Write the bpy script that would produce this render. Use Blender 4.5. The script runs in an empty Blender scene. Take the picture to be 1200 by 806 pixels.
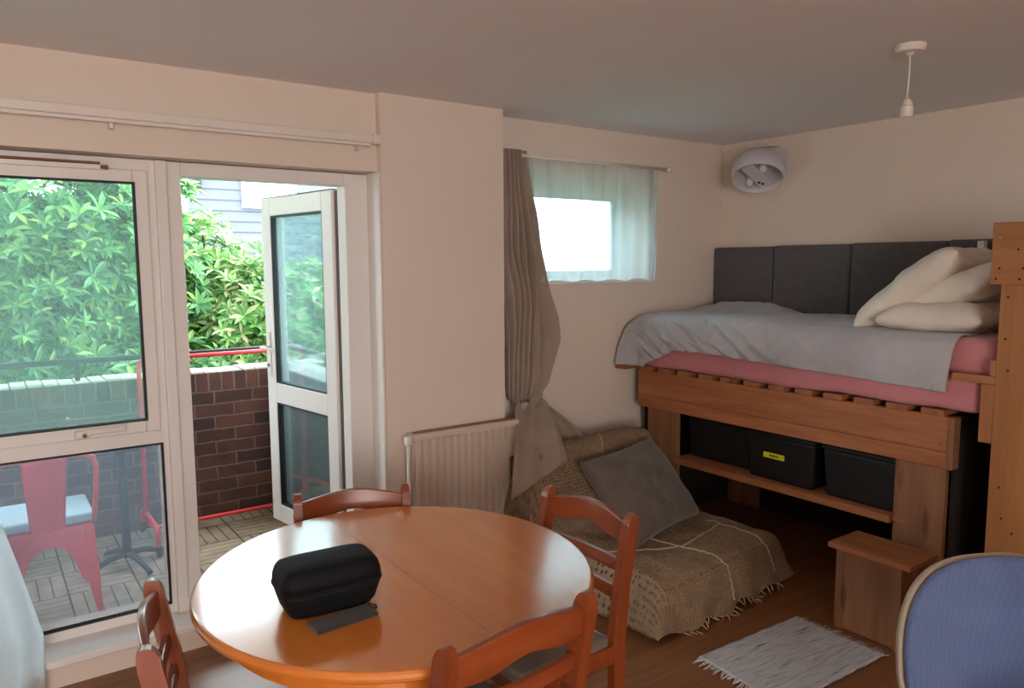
import bpy, bmesh, math, random
from mathutils import Vector, Matrix, noise
random.seed(7)
S = bpy.context.scene
C = S.collection
PI = math.pi
def R(d): return math.radians(d)

# ------------------------------------------------------------------ camera, world, light, exposure
cd = bpy.data.cameras.new('camera'); cam = bpy.data.objects.new('camera', cd); C.objects.link(cam); S.camera = cam
cd.sensor_fit = 'HORIZONTAL'; cd.sensor_width = 36.0; cd.lens = 36.0 * 882.0 / 1200.0; cd.clip_start = .02; cd.clip_end = 200
yaw, pit, rol = R(35.5), R(6.15), R(-.3)
F = Vector((math.sin(yaw)*math.cos(pit), math.cos(yaw)*math.cos(pit), -math.sin(pit)))
Rt = Vector((math.cos(yaw), -math.sin(yaw), 0)); Up = Rt.cross(F)
r2 = math.cos(rol)*Rt + math.sin(rol)*Up; u2 = -math.sin(rol)*Rt + math.cos(rol)*Up
M = Matrix((r2, u2, -F)).transposed().to_4x4(); M.translation = Vector((0, 0, 1.6)); cam.matrix_world = M

W = bpy.data.worlds.new('overcast_sky'); S.world = W; W.use_nodes = True
bgn = W.node_tree.nodes['Background']; bgn.inputs[0].default_value = (.80, .93, 1, 1); bgn.inputs[1].default_value = 11.5

def area(name, loc, tgt, sx, sy, power, col, portal=False):
    l = bpy.data.lights.new(name, 'AREA'); l.shape = 'RECTANGLE'; l.size = sx; l.size_y = sy; l.energy = power; l.color = col
    o = bpy.data.objects.new(name, l); C.objects.link(o); o.location = loc
    o.rotation_euler = (Vector(tgt)-Vector(loc)).to_track_quat('-Z', 'Y').to_euler()
    if portal: l.cycles.is_portal = True
    return o
area('rear_warm_fill', (-.9, -2.75, 1.45), (-.5, 0, 1.40), 1.4, 1.3, 72, (1, .79, .66))  # warm fill light added behind the camera; the rear wall opening serves it
area('balcony_opening_portal', (.2, 3.60, 1.05), (.2, 0, 1.05), 3.0, 2.0, 1, (1, 1, 1), True)
area('small_window_portal', (2.92, 3.70, 1.79), (2.92, 0, 1.79), 1.1, .62, 1, (1, 1, 1), True)

S.view_settings.view_transform = 'Standard'; S.view_settings.look = 'None'
S.view_settings.gamma = 1; S.view_settings.exposure = 0; S.view_settings.use_curve_mapping = False

# ------------------------------------------------------------------ materials
def lin(c):
    return tuple(((v/255)/12.92 if v/255 <= .04045 else ((v/255+.055)/1.055)**2.4) for v in c) + (1,)
class Nt:
    def __init__(s, name):
        m = bpy.data.materials.new(name); m.use_nodes = True; s.m = m; s.t = m.node_tree; s.N = s.t.nodes; s.L = s.t.links
        s.b = s.N['Principled BSDF']; s.out = s.N['Material Output']
    def n(s, t, **k):
        x = s.N.new(t)
        for a, b in k.items(): setattr(x, a, b)
        return x
    def l(s, a, b): s.L.new(a, b)
    def coord(s, scale=(1, 1, 1), rot=(0, 0, 0)):
        tc = s.n('ShaderNodeTexCoord'); mp = s.n('ShaderNodeMapping'); s.l(tc.outputs['Object'], mp.inputs[0])
        mp.inputs['Scale'].default_value = scale; mp.inputs['Rotation'].default_value = rot; return mp.outputs[0]
    def ramp(s, fac, stops):
        r = s.n('ShaderNodeValToRGB'); s.l(fac, r.inputs[0]); e = r.color_ramp.elements
        while len(e) < len(stops): e.new(.5)
        for i, (p, c) in enumerate(stops): e[i].position = p; e[i].color = c
        return r.outputs[0]
    def noise(s, vec, scale, detail=3, rough=.5):
        n = s.n('ShaderNodeTexNoise'); s.l(vec, n.inputs['Vector']); n.inputs['Scale'].default_value = scale
        n.inputs['Detail'].default_value = detail; n.inputs['Roughness'].default_value = rough; return n.outputs[0]
    def bump(s, h, strength=.2, dist=.01):
        b = s.n('ShaderNodeBump'); s.l(h, b.inputs['Height']); b.inputs['Strength'].default_value = strength
        b.inputs['Distance'].default_value = dist; s.l(b.outputs[0], s.b.inputs['Normal'])
    def math(s, op, a, b=None):
        n = s.n('ShaderNodeMath', operation=op)
        for i, v in enumerate((a, b)):
            if v is None: continue
            if isinstance(v, (int, float)): n.inputs[i].default_value = v
            else: s.l(v, n.inputs[i])
        return n.outputs[0]
def plain(name, col, rough=.5, metal=0, var=.06, nscale=8, bump=0, bscale=200, coat=0):
    k = Nt(name); c = Vector(lin(col)[:3])
    f = k.noise(k.coord(), nscale)
    a = tuple(c*(1-var))+(1,); b = tuple(c*(1+var))+(1,)
    k.l(k.ramp(f, [(.3, a), (.7, b)]), k.b.inputs['Base Color'])
    k.b.inputs['Roughness'].default_value = rough; k.b.inputs['Metallic'].default_value = metal
    k.b.inputs['Coat Weight'].default_value = coat; k.b.inputs['Coat Roughness'].default_value = .12
    if bump: k.bump(k.noise(k.coord(), bscale, 2), bump, .002)
    return k.m
def wood(name, c1, c2, grain='x', rough=.5, coat=0, scale=1.0, knots=True, kcol=(70, 35, 15), crough=.15):
    k = Nt(name); g = {'x': (1.2, 14, 14), 'y': (14, 1.2, 14), 'z': (14, 14, 1.2)}[grain]
    g = tuple(v*scale for v in g)
    v = k.coord(g)
    f = k.noise(v, 1.0, 6, .6); f2 = k.noise(k.coord(tuple(x*3 for x in g)), 1.2, 4, .6)
    mx = k.math('ADD', k.math('MULTIPLY', f, .7), k.math('MULTIPLY', f2, .3))
    col = k.ramp(mx, [(.32, lin(c2)), (.62, lin(c1))])
    if knots:
        kv = {'x': (1.6, 7, 7), 'y': (7, 1.6, 7), 'z': (7, 7, 1.6)}[grain]
        vo = k.n('ShaderNodeTexVoronoi'); k.l(k.coord(tuple(q*1.3*scale for q in kv)), vo.inputs['Vector']); vo.inputs['Scale'].default_value = .9
        kf = k.ramp(vo.outputs['Distance'], [(.05, (1, 1, 1, 1)), (.13, (0, 0, 0, 1))])
        m = k.n('ShaderNodeMix', data_type='RGBA'); k.l(k.math('MULTIPLY', kf, .65), m.inputs[0]); k.l(col, m.inputs[6]); m.inputs[7].default_value = lin(kcol); col = m.outputs[2]
    k.l(col, k.b.inputs['Base Color']); k.b.inputs['Roughness'].default_value = rough
    k.b.inputs['Coat Weight'].default_value = coat; k.b.inputs['Coat Roughness'].default_value = crough
    k.bump(mx, .12, .002)
    return k.m
def fabric(name, col, col2=None, rough=.9, weave=350, bump=.25, nscale=6, sheen=.2):
    k = Nt(name); col2 = col2 or tuple(v*.85 for v in col)
    f = k.noise(k.coord(), nscale, 4)
    w = k.n('ShaderNodeTexChecker'); k.l(k.coord(), w.inputs[0]); w.inputs['Scale'].default_value = weave
    w.inputs[1].default_value = (1, 1, 1, 1); w.inputs[2].default_value = (.78, .78, .78, 1)
    m = k.n('ShaderNodeMix', data_type='RGBA', blend_type='MULTIPLY'); m.inputs[0].default_value = .8
    k.l(k.ramp(f, [(.3, lin(col2)), (.7, lin(col))]), m.inputs[6]); k.l(w.outputs[0], m.inputs[7])
    k.l(m.outputs[2], k.b.inputs['Base Color']); k.b.inputs['Roughness'].default_value = rough
    k.b.inputs['Sheen Weight'].default_value = sheen
    k.bump(k.noise(k.coord(), weave*.5, 2), bump, .002)
    return k.m
def glass(name, tint, veil, veilcol):  # veil paints a milky reflection haze, with some dirt, into the pane
    k = Nt(name); fr = k.n('ShaderNodeFresnel'); fr.inputs[0].default_value = 1.5
    tr = k.n('ShaderNodeBsdfTransparent'); tr.inputs[0].default_value = tint
    gl = k.n('ShaderNodeBsdfGlossy'); gl.inputs['Roughness'].default_value = .01
    df = k.n('ShaderNodeBsdfDiffuse'); df.inputs[0].default_value = veilcol
    dt = k.n('ShaderNodeBsdfTranslucent'); dt.inputs[0].default_value = veilcol
    a = k.n('ShaderNodeAddShader'); k.l(df.outputs[0], a.inputs[0]); k.l(dt.outputs[0], a.inputs[1])
    m1 = k.n('ShaderNodeMixShader'); k.l(k.math('MULTIPLY', k.ramp(k.noise(k.coord(), 5, 5), [(.25, (.8, .8, .8, 1)), (.75, (1, 1, 1, 1))]), veil), m1.inputs[0])
    k.l(tr.outputs[0], m1.inputs[1]); k.l(a.outputs[0], m1.inputs[2])
    m2 = k.n('ShaderNodeMixShader'); k.l(k.math('MULTIPLY', fr.outputs[0], .75), m2.inputs[0]); k.l(m1.outputs[0], m2.inputs[1]); k.l(gl.outputs[0], m2.inputs[2])
    k.l(m2.outputs[0], k.out.inputs[0]); return k.m

m_wall = plain('wall_paint', (226, 210, 196), .85, var=.012, nscale=3, bump=.12, bscale=300)
m_ceil = plain('ceiling_paint', (236, 230, 230), .9, var=.015, nscale=2, bump=.1, bscale=200)
m_upvc = plain('white_upvc', (230, 224, 220), .35, var=.01, nscale=4)
m_upvcout = m_upvc
m_gasket = plain('black_gasket', (20, 24, 24), .6)
m_gap = plain('grimy_vent', (120, 84, 62), .7, var=.2, nscale=40)
m_white = plain('white_plastic', (226, 216, 208), .4, var=.02)
m_whitepaint = plain('white_radiator_paint', (214, 196, 180), .35, var=.01)
m_metal = plain('steel', (150, 150, 155), .3, 1)
m_dark = plain('black_metal', (18, 20, 22), .5)
m_cherry = wood('cherry_stain', (152, 74, 35), (116, 50, 21), 'z', .35, .55, 1.2, False)
m_cherryx = wood('cherry_stain_rail', (152, 74, 35), (116, 50, 21), 'x', .35, .55, 1.2, False)
m_top = wood('honey_beech_veneer', (216, 128, 50), (204, 114, 40), 'y', .25, 1.0, .7, False, crough=.13)
m_pine = wood('raw_pine_length', (176, 112, 70), (134, 76, 42), 'y', .6, 0, .8)
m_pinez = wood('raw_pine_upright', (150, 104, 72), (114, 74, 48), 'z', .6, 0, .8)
m_pinex = wood('raw_pine_cross', (168, 106, 64), (128, 74, 42), 'x', .6, 0, .8)
m_pinelight = wood('light_pine', (172, 116, 68), (146, 92, 50), 'z', .5, 0, .8)
m_pinelighty = wood('light_pine_beam', (172, 116, 68), (146, 92, 50), 'y', .5, 0, .8)
m_glassA = glass('hazy_window_glass', (.88, .98, .95, 1), .10, (.50, .78, .77, 1))
m_glassB = glass('hazy_lower_glass', (.86, .92, .95, 1), .09, (.50, .60, .72, 1))
m_glassC = glass('door_leaf_glass', (.86, .97, .98, 1), .06, (.62, .86, .90, 1))
m_seatpad = fabric('beige_seat_fabric', (128, 114, 98))
m_head = fabric('charcoal_fabric', (98, 93, 95), (88, 84, 86), weave=500, nscale=20, sheen=.05)
m_pink = fabric('pink_sheet', (208, 134, 138), (192, 118, 122), weave=700, nscale=3, bump=.1)
m_blanket = fabric('grey_blanket', (186, 182, 184), (168, 164, 166), weave=420, nscale=3, bump=.2)
m_pillow = fabric('cream_pillowcase', (236, 224, 208), (220, 206, 190), weave=600, bump=.1)
m_curtain = fabric('taupe_curtain', (172, 152, 138), (154, 134, 120), weave=500, nscale=5)
m_cushion = fabric('grey_brown_cushion', (112, 100, 90), (96, 85, 76), weave=350, nscale=12)
m_blue = fabric('blue_weave', (104, 124, 168), (92, 110, 154), weave=170, bump=.5)
m_black = fabric('black_case_shell', (10, 13, 19), (7, 9, 14), weave=900, rough=.75, bump=.1, sheen=0)
m_felt = fabric('dark_grey_felt', (50, 44, 42), (40, 36, 34), weave=900)
m_box = plain('black_plastic_crate', (5, 5, 6), .6)
m_red = plain('red_powder_coat', (222, 52, 62), .35, var=.05)
m_pad = fabric('grey_seat_cushion', (176, 196, 206), (158, 178, 190), weave=400)
m_chip = plain('yellow_tape', (214, 214, 40), .5)
m_ink = plain('dark_ink', (60, 60, 20), .6)

def mk_throw():
    k = Nt('crochet_throw'); v = k.coord()
    sep = k.n('ShaderNodeUVMap'); sep.uv_map = 'UVMap'; mp = k.n('ShaderNodeMapping'); k.l(sep.outputs[0], mp.inputs[0]); mp.inputs['Scale'].default_value = (1, 1, 1)
    vo = k.n('ShaderNodeTexVoronoi'); k.l(mp.outputs[0], vo.inputs['Vector']); vo.inputs['Scale'].default_value = 78; vo.inputs['Randomness'].default_value = .35
    hole = k.ramp(vo.outputs['Distance'], [(.22, (1, 1, 1, 1)), (.36, (0, 0, 0, 1))])
    base = k.ramp(k.noise(v, 5), [(.3, lin((132, 108, 84))), (.7, lin((158, 134, 106)))])
    m = k.n('ShaderNodeMix', data_type='RGBA'); k.l(hole, m.inputs[0]); k.l(base, m.inputs[6]); m.inputs[7].default_value = lin((88, 70, 54))
    k.l(m.outputs[2], k.b.inputs['Base Color']); k.b.inputs['Roughness'].default_value = .95
    k.bump(k.math('MULTIPLY', hole, -1), .6, .004); return k.m
m_throw = mk_throw()
m_strip = fabric('pale_throw_seam', (200, 178, 146), weave=300)
m_rug = None
def mk_rug():
    k = Nt('rag_rug_weave')
    f = k.noise(k.coord((7, 70, 1)), 1.0, 3, .6)
    col = k.ramp(f, [(.28, lin((70, 70, 78))), (.37, lin((168, 170, 176))), (.5, lin((192, 194, 198))), (.75, lin((206, 206, 210)))])
    k.l(col, k.b.inputs['Base Color']); k.b.inputs['Roughness'].default_value = .95
    k.bump(k.noise(k.coord((30, 160, 1)), 1, 3), .8, .006); return k.m
m_rug = mk_rug()
def mk_floor():
    k = Nt('laminate_floor'); v = k.coord()
    br = k.n('ShaderNodeTexBrick'); k.l(v, br.inputs['Vector']); br.inputs['Scale'].default_value = 1; br.inputs['Brick Width'].default_value = 1.2; br.inputs['Row Height'].default_value = .095
    br.inputs['Mortar Size'].default_value = .0012; br.inputs['Color1'].default_value = (.85, .85, .85, 1); br.inputs['Color2'].default_value = (1.12, 1.12, 1.12, 1); br.inputs['Mortar'].default_value = (.55, .5, .45, 1)
    f = k.noise(k.coord((1.5, 22, 1)), 1, 5, .6)
    m = k.n('ShaderNodeMix', data_type='RGBA', blend_type='MULTIPLY'); m.inputs[0].default_value = 1
    k.l(k.ramp(f, [(.3, lin((120, 76, 46))), (.7, lin((150, 100, 62)))]), m.inputs[6]); k.l(br.outputs[0], m.inputs[7])
    k.l(m.outputs[2], k.b.inputs['Base Color']); k.b.inputs['Roughness'].default_value = .33; return k.m
m_floor = mk_floor()
def mk_deck():
    k = Nt('acacia_deck_tiles'); tc = k.n('ShaderNodeTexCoord'); sp = k.n('ShaderNodeSeparateXYZ'); k.l(tc.outputs['Object'], sp.inputs[0])
    T = .30
    x = k.math('DIVIDE', k.math('ADD', sp.outputs[0], 30.02), T); y = k.math('DIVIDE', k.math('ADD', sp.outputs[1], 30.07), T)
    fx = k.math('FRACT', x); fy = k.math('FRACT', y)
    par = k.math('MODULO', k.math('ADD', k.math('FLOOR', x), k.math('FLOOR', y)), 2)
    sel = k.n('ShaderNodeMix', data_type='FLOAT'); k.l(par, sel.inputs[0]); k.l(fx, sel.inputs[2]); k.l(fy, sel.inputs[3])
    a5 = k.math('FRACT', k.math('MULTIPLY', sel.outputs[0], 5))
    ed = k.math('MINIMUM', a5, k.math('SUBTRACT', 1, a5))
    g1 = k.math('LESS_THAN', ed, .045)
    e2 = k.math('MINIMUM', k.math('MINIMUM', fx, k.math('SUBTRACT', 1, fx)), k.math('MINIMUM', fy, k.math('SUBTRACT', 1, fy)))
    g2 = k.math('LESS_THAN', e2, .014)
    g = k.math('MAXIMUM', g1, g2)
    c = k.ramp(k.noise(k.coord((5, 5, 5)), 2, 4), [(.3, lin((134, 112, 94))), (.7, lin((168, 144, 120)))])
    m = k.n('ShaderNodeMix', data_type='RGBA'); k.l(g, m.inputs[0]); k.l(c, m.inputs[6]); m.inputs[7].default_value = lin((36, 28, 26))
    k.l(m.outputs[2], k.b.inputs['Base Color']); k.b.inputs['Roughness'].default_value = .75; k.bump(k.math('MULTIPLY', g, -1), .6, .006); return k.m
m_deck = mk_deck()
def mk_brick(name, ax, bw=.24, rh=.081, off=.5, c1=(98, 62, 54), c2=(66, 44, 42), mort=(112, 96, 88), loc=(0, 0, 0), ms=.012):
    k = Nt(name); tc = k.n('ShaderNodeTexCoord'); sp = k.n('ShaderNodeSeparateXYZ'); k.l(tc.outputs['Object'], sp.inputs[0])
    cb = k.n('ShaderNodeCombineXYZ'); k.l(k.math('ADD', sp.outputs[ax], loc[0]), cb.inputs[0]); k.l(k.math('ADD', sp.outputs[2], loc[1]), cb.inputs[1])
    br = k.n('ShaderNodeTexBrick'); nn_ = k.n('ShaderNodeTexNoise'); k.l(cb.outputs[0], nn_.inputs['Vector']); nn_.inputs['Scale'].default_value = 14
    va = k.n('ShaderNodeVectorMath', operation='MULTIPLY_ADD'); k.l(nn_.outputs[1], va.inputs[0]); va.inputs[1].default_value = (.012, .012, 0); k.l(cb.outputs[0], va.inputs[2])
    k.l(va.outputs[0], br.inputs['Vector']); br.offset = off
    br.inputs['Scale'].default_value = 1; br.inputs['Brick Width'].default_value = bw; br.inputs['Row Height'].default_value = rh; br.inputs['Mortar Size'].default_value = ms*.5
    br.inputs['Color1'].default_value = lin(c1); br.inputs['Color2'].default_value = lin(c2); br.inputs['Mortar'].default_value = lin(mort); br.inputs['Mortar Smooth'].default_value = .3
    m = k.n('ShaderNodeMix', data_type='RGBA', blend_type='MULTIPLY'); m.inputs[0].default_value = .8
    k.l(br.outputs[0], m.inputs[6]); k.l(k.ramp(k.noise(k.coord(), 9, 5), [(.3, (.65, .62, .62, 1)), (.7, (1.1, 1.08, 1.05, 1))]), m.inputs[7])
    k.l(m.outputs[2], k.b.inputs['Base Color']); k.b.inputs['Roughness'].default_value = .9; k.bump(k.math('MULTIPLY', br.outputs[1], -1), .7, .008); return k.m
m_brickx = mk_brick('dark_red_brick', 0); m_bricky = mk_brick('dark_red_brick_side', 1)
m_soldx = mk_brick('brick_on_edge', 0, .078, .3, 0, loc=(0, 9.13)); m_soldy = mk_brick('brick_on_edge_side', 1, .078, .3, 0, loc=(0, 9.13))
m_coping = plain('pale_coping', (190, 186, 176), .85, var=.12, nscale=12)
def mk_siding():
    k = Nt('grey_tile_hanging'); tc = k.n('ShaderNodeTexCoord'); sp = k.n('ShaderNodeSeparateXYZ'); k.l(tc.outputs['Object'], sp.inputs[0])
    fz = k.math('FRACT', k.math('DIVIDE', sp.outputs[2], .20))
    k.l(k.ramp(fz, [(0, lin((46, 46, 54))), (.12, lin((82, 82, 92))), (.2, lin((100, 100, 110))), (1, lin((94, 94, 104)))]), k.b.inputs['Base Color']); k.b.inputs['Roughness'].default_value = .8; return k.m
m_siding = mk_siding()
def mk_leaf(name, stops):
    k = Nt(name); g = k.n('ShaderNodeNewGeometry')
    c = k.ramp(g.outputs['Random Per Island'], stops)
    k.l(c, k.b.inputs['Base Color']); k.b.inputs['Roughness'].default_value = .38
    tl = k.n('ShaderNodeBsdfTranslucent'); k.l(c, tl.inputs[0]); ms = k.n('ShaderNodeMixShader'); ms.inputs[0].default_value = .35
    k.l(k.b.outputs[0], ms.inputs[1]); k.l(tl.outputs[0], ms.inputs[2]); k.l(ms.outputs[0], k.out.inputs[0]); return k.m
m_leafA = mk_leaf('laurel_leaves', [(0, lin((56, 100, 62))), (.45, lin((98, 154, 98))), (.8, lin((130, 180, 110))), (.95, lin((176, 202, 104)))])
m_leafB = mk_leaf('young_laurel_leaves', [(0, lin((60, 106, 50))), (.4, lin((112, 164, 86))), (.75, lin((150, 188, 112))), (.93, lin((212, 192, 160)))])
m_leafC = mk_leaf('shaded_leaves', [(0, lin((20, 52, 34))), (1, lin((44, 92, 56)))])  # dark greens stand in for the shadow behind the shrubs
m_bark = plain('bark', (84, 66, 50), .9, var=.3, nscale=12)
m_grass = plain('lawn', (70, 110, 50), .95, var=.3, nscale=6)
def mk_sheer():
    k = Nt('white_voile'); tr = k.n('ShaderNodeBsdfTransparent'); tr.inputs[0].default_value = (.92, .98, 1, 1)
    dt = k.n('ShaderNodeBsdfTranslucent'); dt.inputs[0].default_value = (.95, .99, 1, 1); df = k.n('ShaderNodeBsdfDiffuse'); df.inputs[0].default_value = (.85, .88, .9, 1)
    a = k.n('ShaderNodeMixShader'); a.inputs[0].default_value = .18; k.l(dt.outputs[0], a.inputs[1]); k.l(df.outputs[0], a.inputs[2])
    m = k.n('ShaderNodeMixShader'); m.inputs[0].default_value = .42; k.l(tr.outputs[0], m.inputs[1]); k.l(a.outputs[0], m.inputs[2]); k.l(m.outputs[0], k.out.inputs[0]); return k.m, m
m_sheer, _ = mk_sheer()
m_sheer2, q_ = mk_sheer(); m_sheer2.name = 'white_net'; q_.inputs[0].default_value = .8

# ------------------------------------------------------------------ mesh helpers
def newbm(): return bmesh.new()
def obj(name, bm, mat, parent=None, bevel=0, smooth=False, solid=0, sub=0, seg=2):
    me = bpy.data.meshes.new(name); bmesh.ops.recalc_face_normals(bm, faces=bm.faces) if not solid else None
    bm.to_mesh(me); bm.free(); o = bpy.data.objects.new(name, me); C.objects.link(o); me.materials.append(mat)
    if parent: o.parent = parent
    if solid: s = o.modifiers.new('solid', 'SOLIDIFY'); s.thickness = solid; s.offset = 0
    if sub: s = o.modifiers.new('sub', 'SUBSURF'); s.levels = sub; s.render_levels = sub
    if bevel: b = o.modifiers.new('bevel', 'BEVEL'); b.width = bevel; b.segments = seg; b.limit_method = 'ANGLE'; b.angle_limit = R(40)
    if smooth or bevel:
        for p in me.polygons: p.use_smooth = smooth
    return o
def box(bm, a, b, mat=None):
    vs = [bm.verts.new((x, y, z)) for x in (a[0], b[0]) for y in (a[1], b[1]) for z in (a[2], b[2])]
    for f in ((0, 1, 3, 2), (4, 6, 7, 5), (0, 4, 5, 1), (2, 3, 7, 6), (0, 2, 6, 4), (1, 5, 7, 3)):
        bm.faces.new([vs[i] for i in f])
    if mat is not None:
        for v in vs: v.co = mat @ v.co
    return vs
def B(a, b, mat=None): bm = newbm(); box(bm, a, b, mat); return bm
def tube(bm, pts, r, n=10, closed=False, sx=1, sy=1):
    pts = [Vector(p) for p in pts]; rings = []; N = len(pts)
    up = None
    for i, p in enumerate(pts):
        if closed: t = (pts[(i+1) % N]-pts[i-1])
        else: t = pts[min(i+1, N-1)]-pts[max(i-1, 0)]
        t.normalize()
        if up is None: up = Vector((0, 0, 1)) if abs(t.z) < .9 else Vector((0, 1, 0))
        a = up.cross(t); a.normalize(); b = t.cross(a); up = b
        rr = r[i] if isinstance(r, (list, tuple)) else r
        rings.append([bm.verts.new(p+a*math.cos(2*PI*k/n)*rr*sx+b*math.sin(2*PI*k/n)*rr*sy) for k in range(n)])
    for i in range(N if closed else N-1):
        A, D = rings[i], rings[(i+1) % N]
        for k in range(n): bm.faces.new((A[k], A[(k+1) % n], D[(k+1) % n], D[k]))
    if not closed: bm.faces.new(rings[0][::-1]); bm.faces.new(rings[-1])
def T(pts, r, n=10, closed=False): bm = newbm(); tube(bm, pts, r, n, closed); return bm
def lathe(bm, prof, n=32, mat=None):
    rings = []
    for (r, z) in prof:
        if r < 1e-5: rings.append([bm.verts.new((0, 0, z))])
        else: rings.append([bm.verts.new((r*math.cos(2*PI*k/n), r*math.sin(2*PI*k/n), z)) for k in range(n)])
    for A, D in zip(rings, rings[1:]):
        for k in range(n):
            k2 = (k+1) % n
            if len(A) == 1 and len(D) == 1: continue
            if len(A) == 1: bm.faces.new((A[0], D[k], D[k2]))
            elif len(D) == 1: bm.faces.new((A[k], A[k2], D[0]))
            else: bm.faces.new((A[k], A[k2], D[k2], D[k]))
    if mat is not None:
        for rg in rings:
            for v in rg: v.co = mat @ v.co
def prism(bm, poly, z0, z1, mat=None):
    a = [bm.verts.new((x, y, z0)) for x, y in poly]; b = [bm.verts.new((x, y, z1)) for x, y in poly]
    bm.faces.new(a[::-1]); bm.faces.new(b); n = len(a)
    for i in range(n): bm.faces.new((a[i], a[(i+1) % n], b[(i+1) % n], b[i]))
    if mat is not None:
        for v in a+b: v.co = mat @ v.co
def grid(bm, fn, nu, nv, uvscale=None):
    vs = [[bm.verts.new(fn(i/nu, j/nv)) for j in range(nv+1)] for i in range(nu+1)]
    uv = bm.loops.layers.uv.new('UVMap') if uvscale else None
    for i in range(nu):
        for j in range(nv):
            f = bm.faces.new((vs[i][j], vs[i+1][j], vs[i+1][j+1], vs[i][j+1]))
            if uv:
                for lp, (a, b) in zip(f.loops, ((i, j), (i+1, j), (i+1, j+1), (i, j+1))): lp[uv].uv = (a/nu*uvscale[0], b/nv*uvscale[1])
    return vs
def rbox(a, b, r, seg=4):
    bm = newbm(); box(bm, a, b); bmesh.ops.recalc_face_normals(bm, faces=bm.faces)
    bmesh.ops.bevel(bm, geom=list(bm.edges), offset=r, segments=seg, profile=.5, affect='EDGES'); return bm
def tag(o, label=None, cat=None, group=None, kind=None):
    if label: o['label'] = label
    if cat: o['category'] = cat
    if group: o['group'] = group
    if kind: o['kind'] = kind
    return o
def thing(name, loc=(0, 0, 0), rz=0, label=None, cat=None, group=None, kind=None):
    o = bpy.data.objects.new(name, None); C.objects.link(o); o.location = loc; o.rotation_euler = (0, 0, rz); o.empty_display_size = .1
    return tag(o, label, cat, group, kind)
def struct(name, bm, mat, bevel=0, label=None, cat=None):
    o = obj(name, bm, mat, None, bevel); tag(o, label, cat, kind='structure'); return o
def dup(root, loc, rz, label, sc=1):
    def cp(o, par):
        c = o.copy(); C.objects.link(c); c.parent = par
        for ch in [x for x in list(C.objects) if x.parent == o]: cp(ch, c)
        return c
    r = cp(root, None); r.location = loc; r.rotation_euler = (0, 0, rz); r.scale = (sc, sc, sc); r['label'] = label; return r

# ------------------------------------------------------------------ room shell
H = 2.37
XL, XR, YB = -1.9, 4.13, -2.7
YW, YP, YN = 3.24, 3.20, 3.36
struct('floor', B((XL-.1, YB-.1, -.08), (XR+.1, 3.66, 0)), m_floor, label='orange brown laminate plank floor', cat='floor')
struct('ceiling', B((XL-.1, YB-.1, H), (XR+.1, 3.66, H+.15)), m_ceil, label='plain off white painted ceiling', cat='ceiling')
bm = newbm()
box(bm, (XL, YW, 2.02), (1.55, 3.44, H)); box(bm, (XL, YW, 0), (-1.15, 3.44, 2.02)); box(bm, (-1.15, 3.215, 0), (1.55, 3.44, .10))
struct('wall_front', bm, m_wall, label='cream wall above and below the balcony window and door', cat='wall')
struct('wall_pier', B((1.55, YP, 0), (2.235, 3.66, H)), m_wall, label='plain wall pier between balcony door and small window, behind the radiator', cat='wall')
bm = newbm(); ox0, ox1, oz0, oz1 = 2.25, 3.43, 1.498, 2.075
box(bm, (2.235, YN, 0), (XR, 3.66, oz0)); box(bm, (2.235, YN, oz1), (XR, 3.66, H)); box(bm, (2.235, YN, oz0), (ox0, 3.66, oz1)); box(bm, (ox1, YN, oz0), (XR, 3.66, oz1))
struct('wall_back', bm, m_wall, label='cream wall around the small curtained window', cat='wall')
struct('wall_right', B((XR, YB-.1, 0), (XR+.1, 3.66, H)), m_wall, label='cream side wall behind the raised bed', cat='wall')
struct('wall_left', B((XL-.1, YB-.1, 0), (XL, 3.44, H)), m_wall, label='cream side wall left of the camera', cat='wall')
bm = newbm(); box(bm, (XL, YB-.1, 0), (XR, YB, .8)); box(bm, (XL, YB-.1, 2.1), (XR, YB, H)); box(bm, (XL, YB-.1, .8), (-1.6, YB, 2.1)); box(bm, (-.2, YB-.1, .8), (XR, YB, 2.1))
struct('wall_rear', bm, m_wall, label='cream wall behind the camera', cat='wall')
# surface cable on the right wall
struct('trim_1', T([(XR-.004, 3.352, 2.02), (XR-.004, 3.352, 2.325), (XR-.004, 3.33, 2.335), (XR-.004, 3.0, 2.343)], .0035, 6), m_white, label='thin white cable running from the corner to the wall lamp', cat='cable')

struct('trim_4', B((1.538, 3.204, .13), (1.5495, 3.329, 2.018)), m_upvc, .002, 'white gloss reveal lining between door frame and wall pier', 'trim')
# ------------------------------------------------------------------ window_1 (fixed light + casement)
def ring(bm, x0, x1, z0, z1, w, y0, y1, wl=None, wr=None, wb=None, wt=None):
    wl = wl or w; wr = wr or w; wb = wb or w; wt = wt or w
    box(bm, (x0, y0, z0), (x0+wl, y1, z1)); box(bm, (x1-wr, y0, z0), (x1, y1, z1))
    box(bm, (x0+wl, y0, z0), (x1-wr, y1, z0+wb)); box(bm, (x0+wl, y0, z1-wt), (x1-wr, y1, z1))
w1 = thing('window_1', (0, 0, 0), label='white framed window left of the balcony door with clear lower pane', cat='window', kind='structure')
bm = newbm()
ring(bm, -1.15, .645, .13, 2.015, .045, 3.33, 3.41, wr=.055, wb=.05)
box(bm, (-1.105, 3.33, .862), (.59, 3.41, .922))
ring(bm, -.36, -.30, .13, 2.015, .001, 3.335, 3.405)
obj('frame', bm, m_upvc, w1, .004)
bm = newbm(); ring(bm, -.30, .592, .922, 1.972, .055, 3.315, 3.355); ring(bm, -1.1, -.36, .922, 1.972, .055, 3.315, 3.355); obj('sash', bm, m_upvc, w1, .006)
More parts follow.
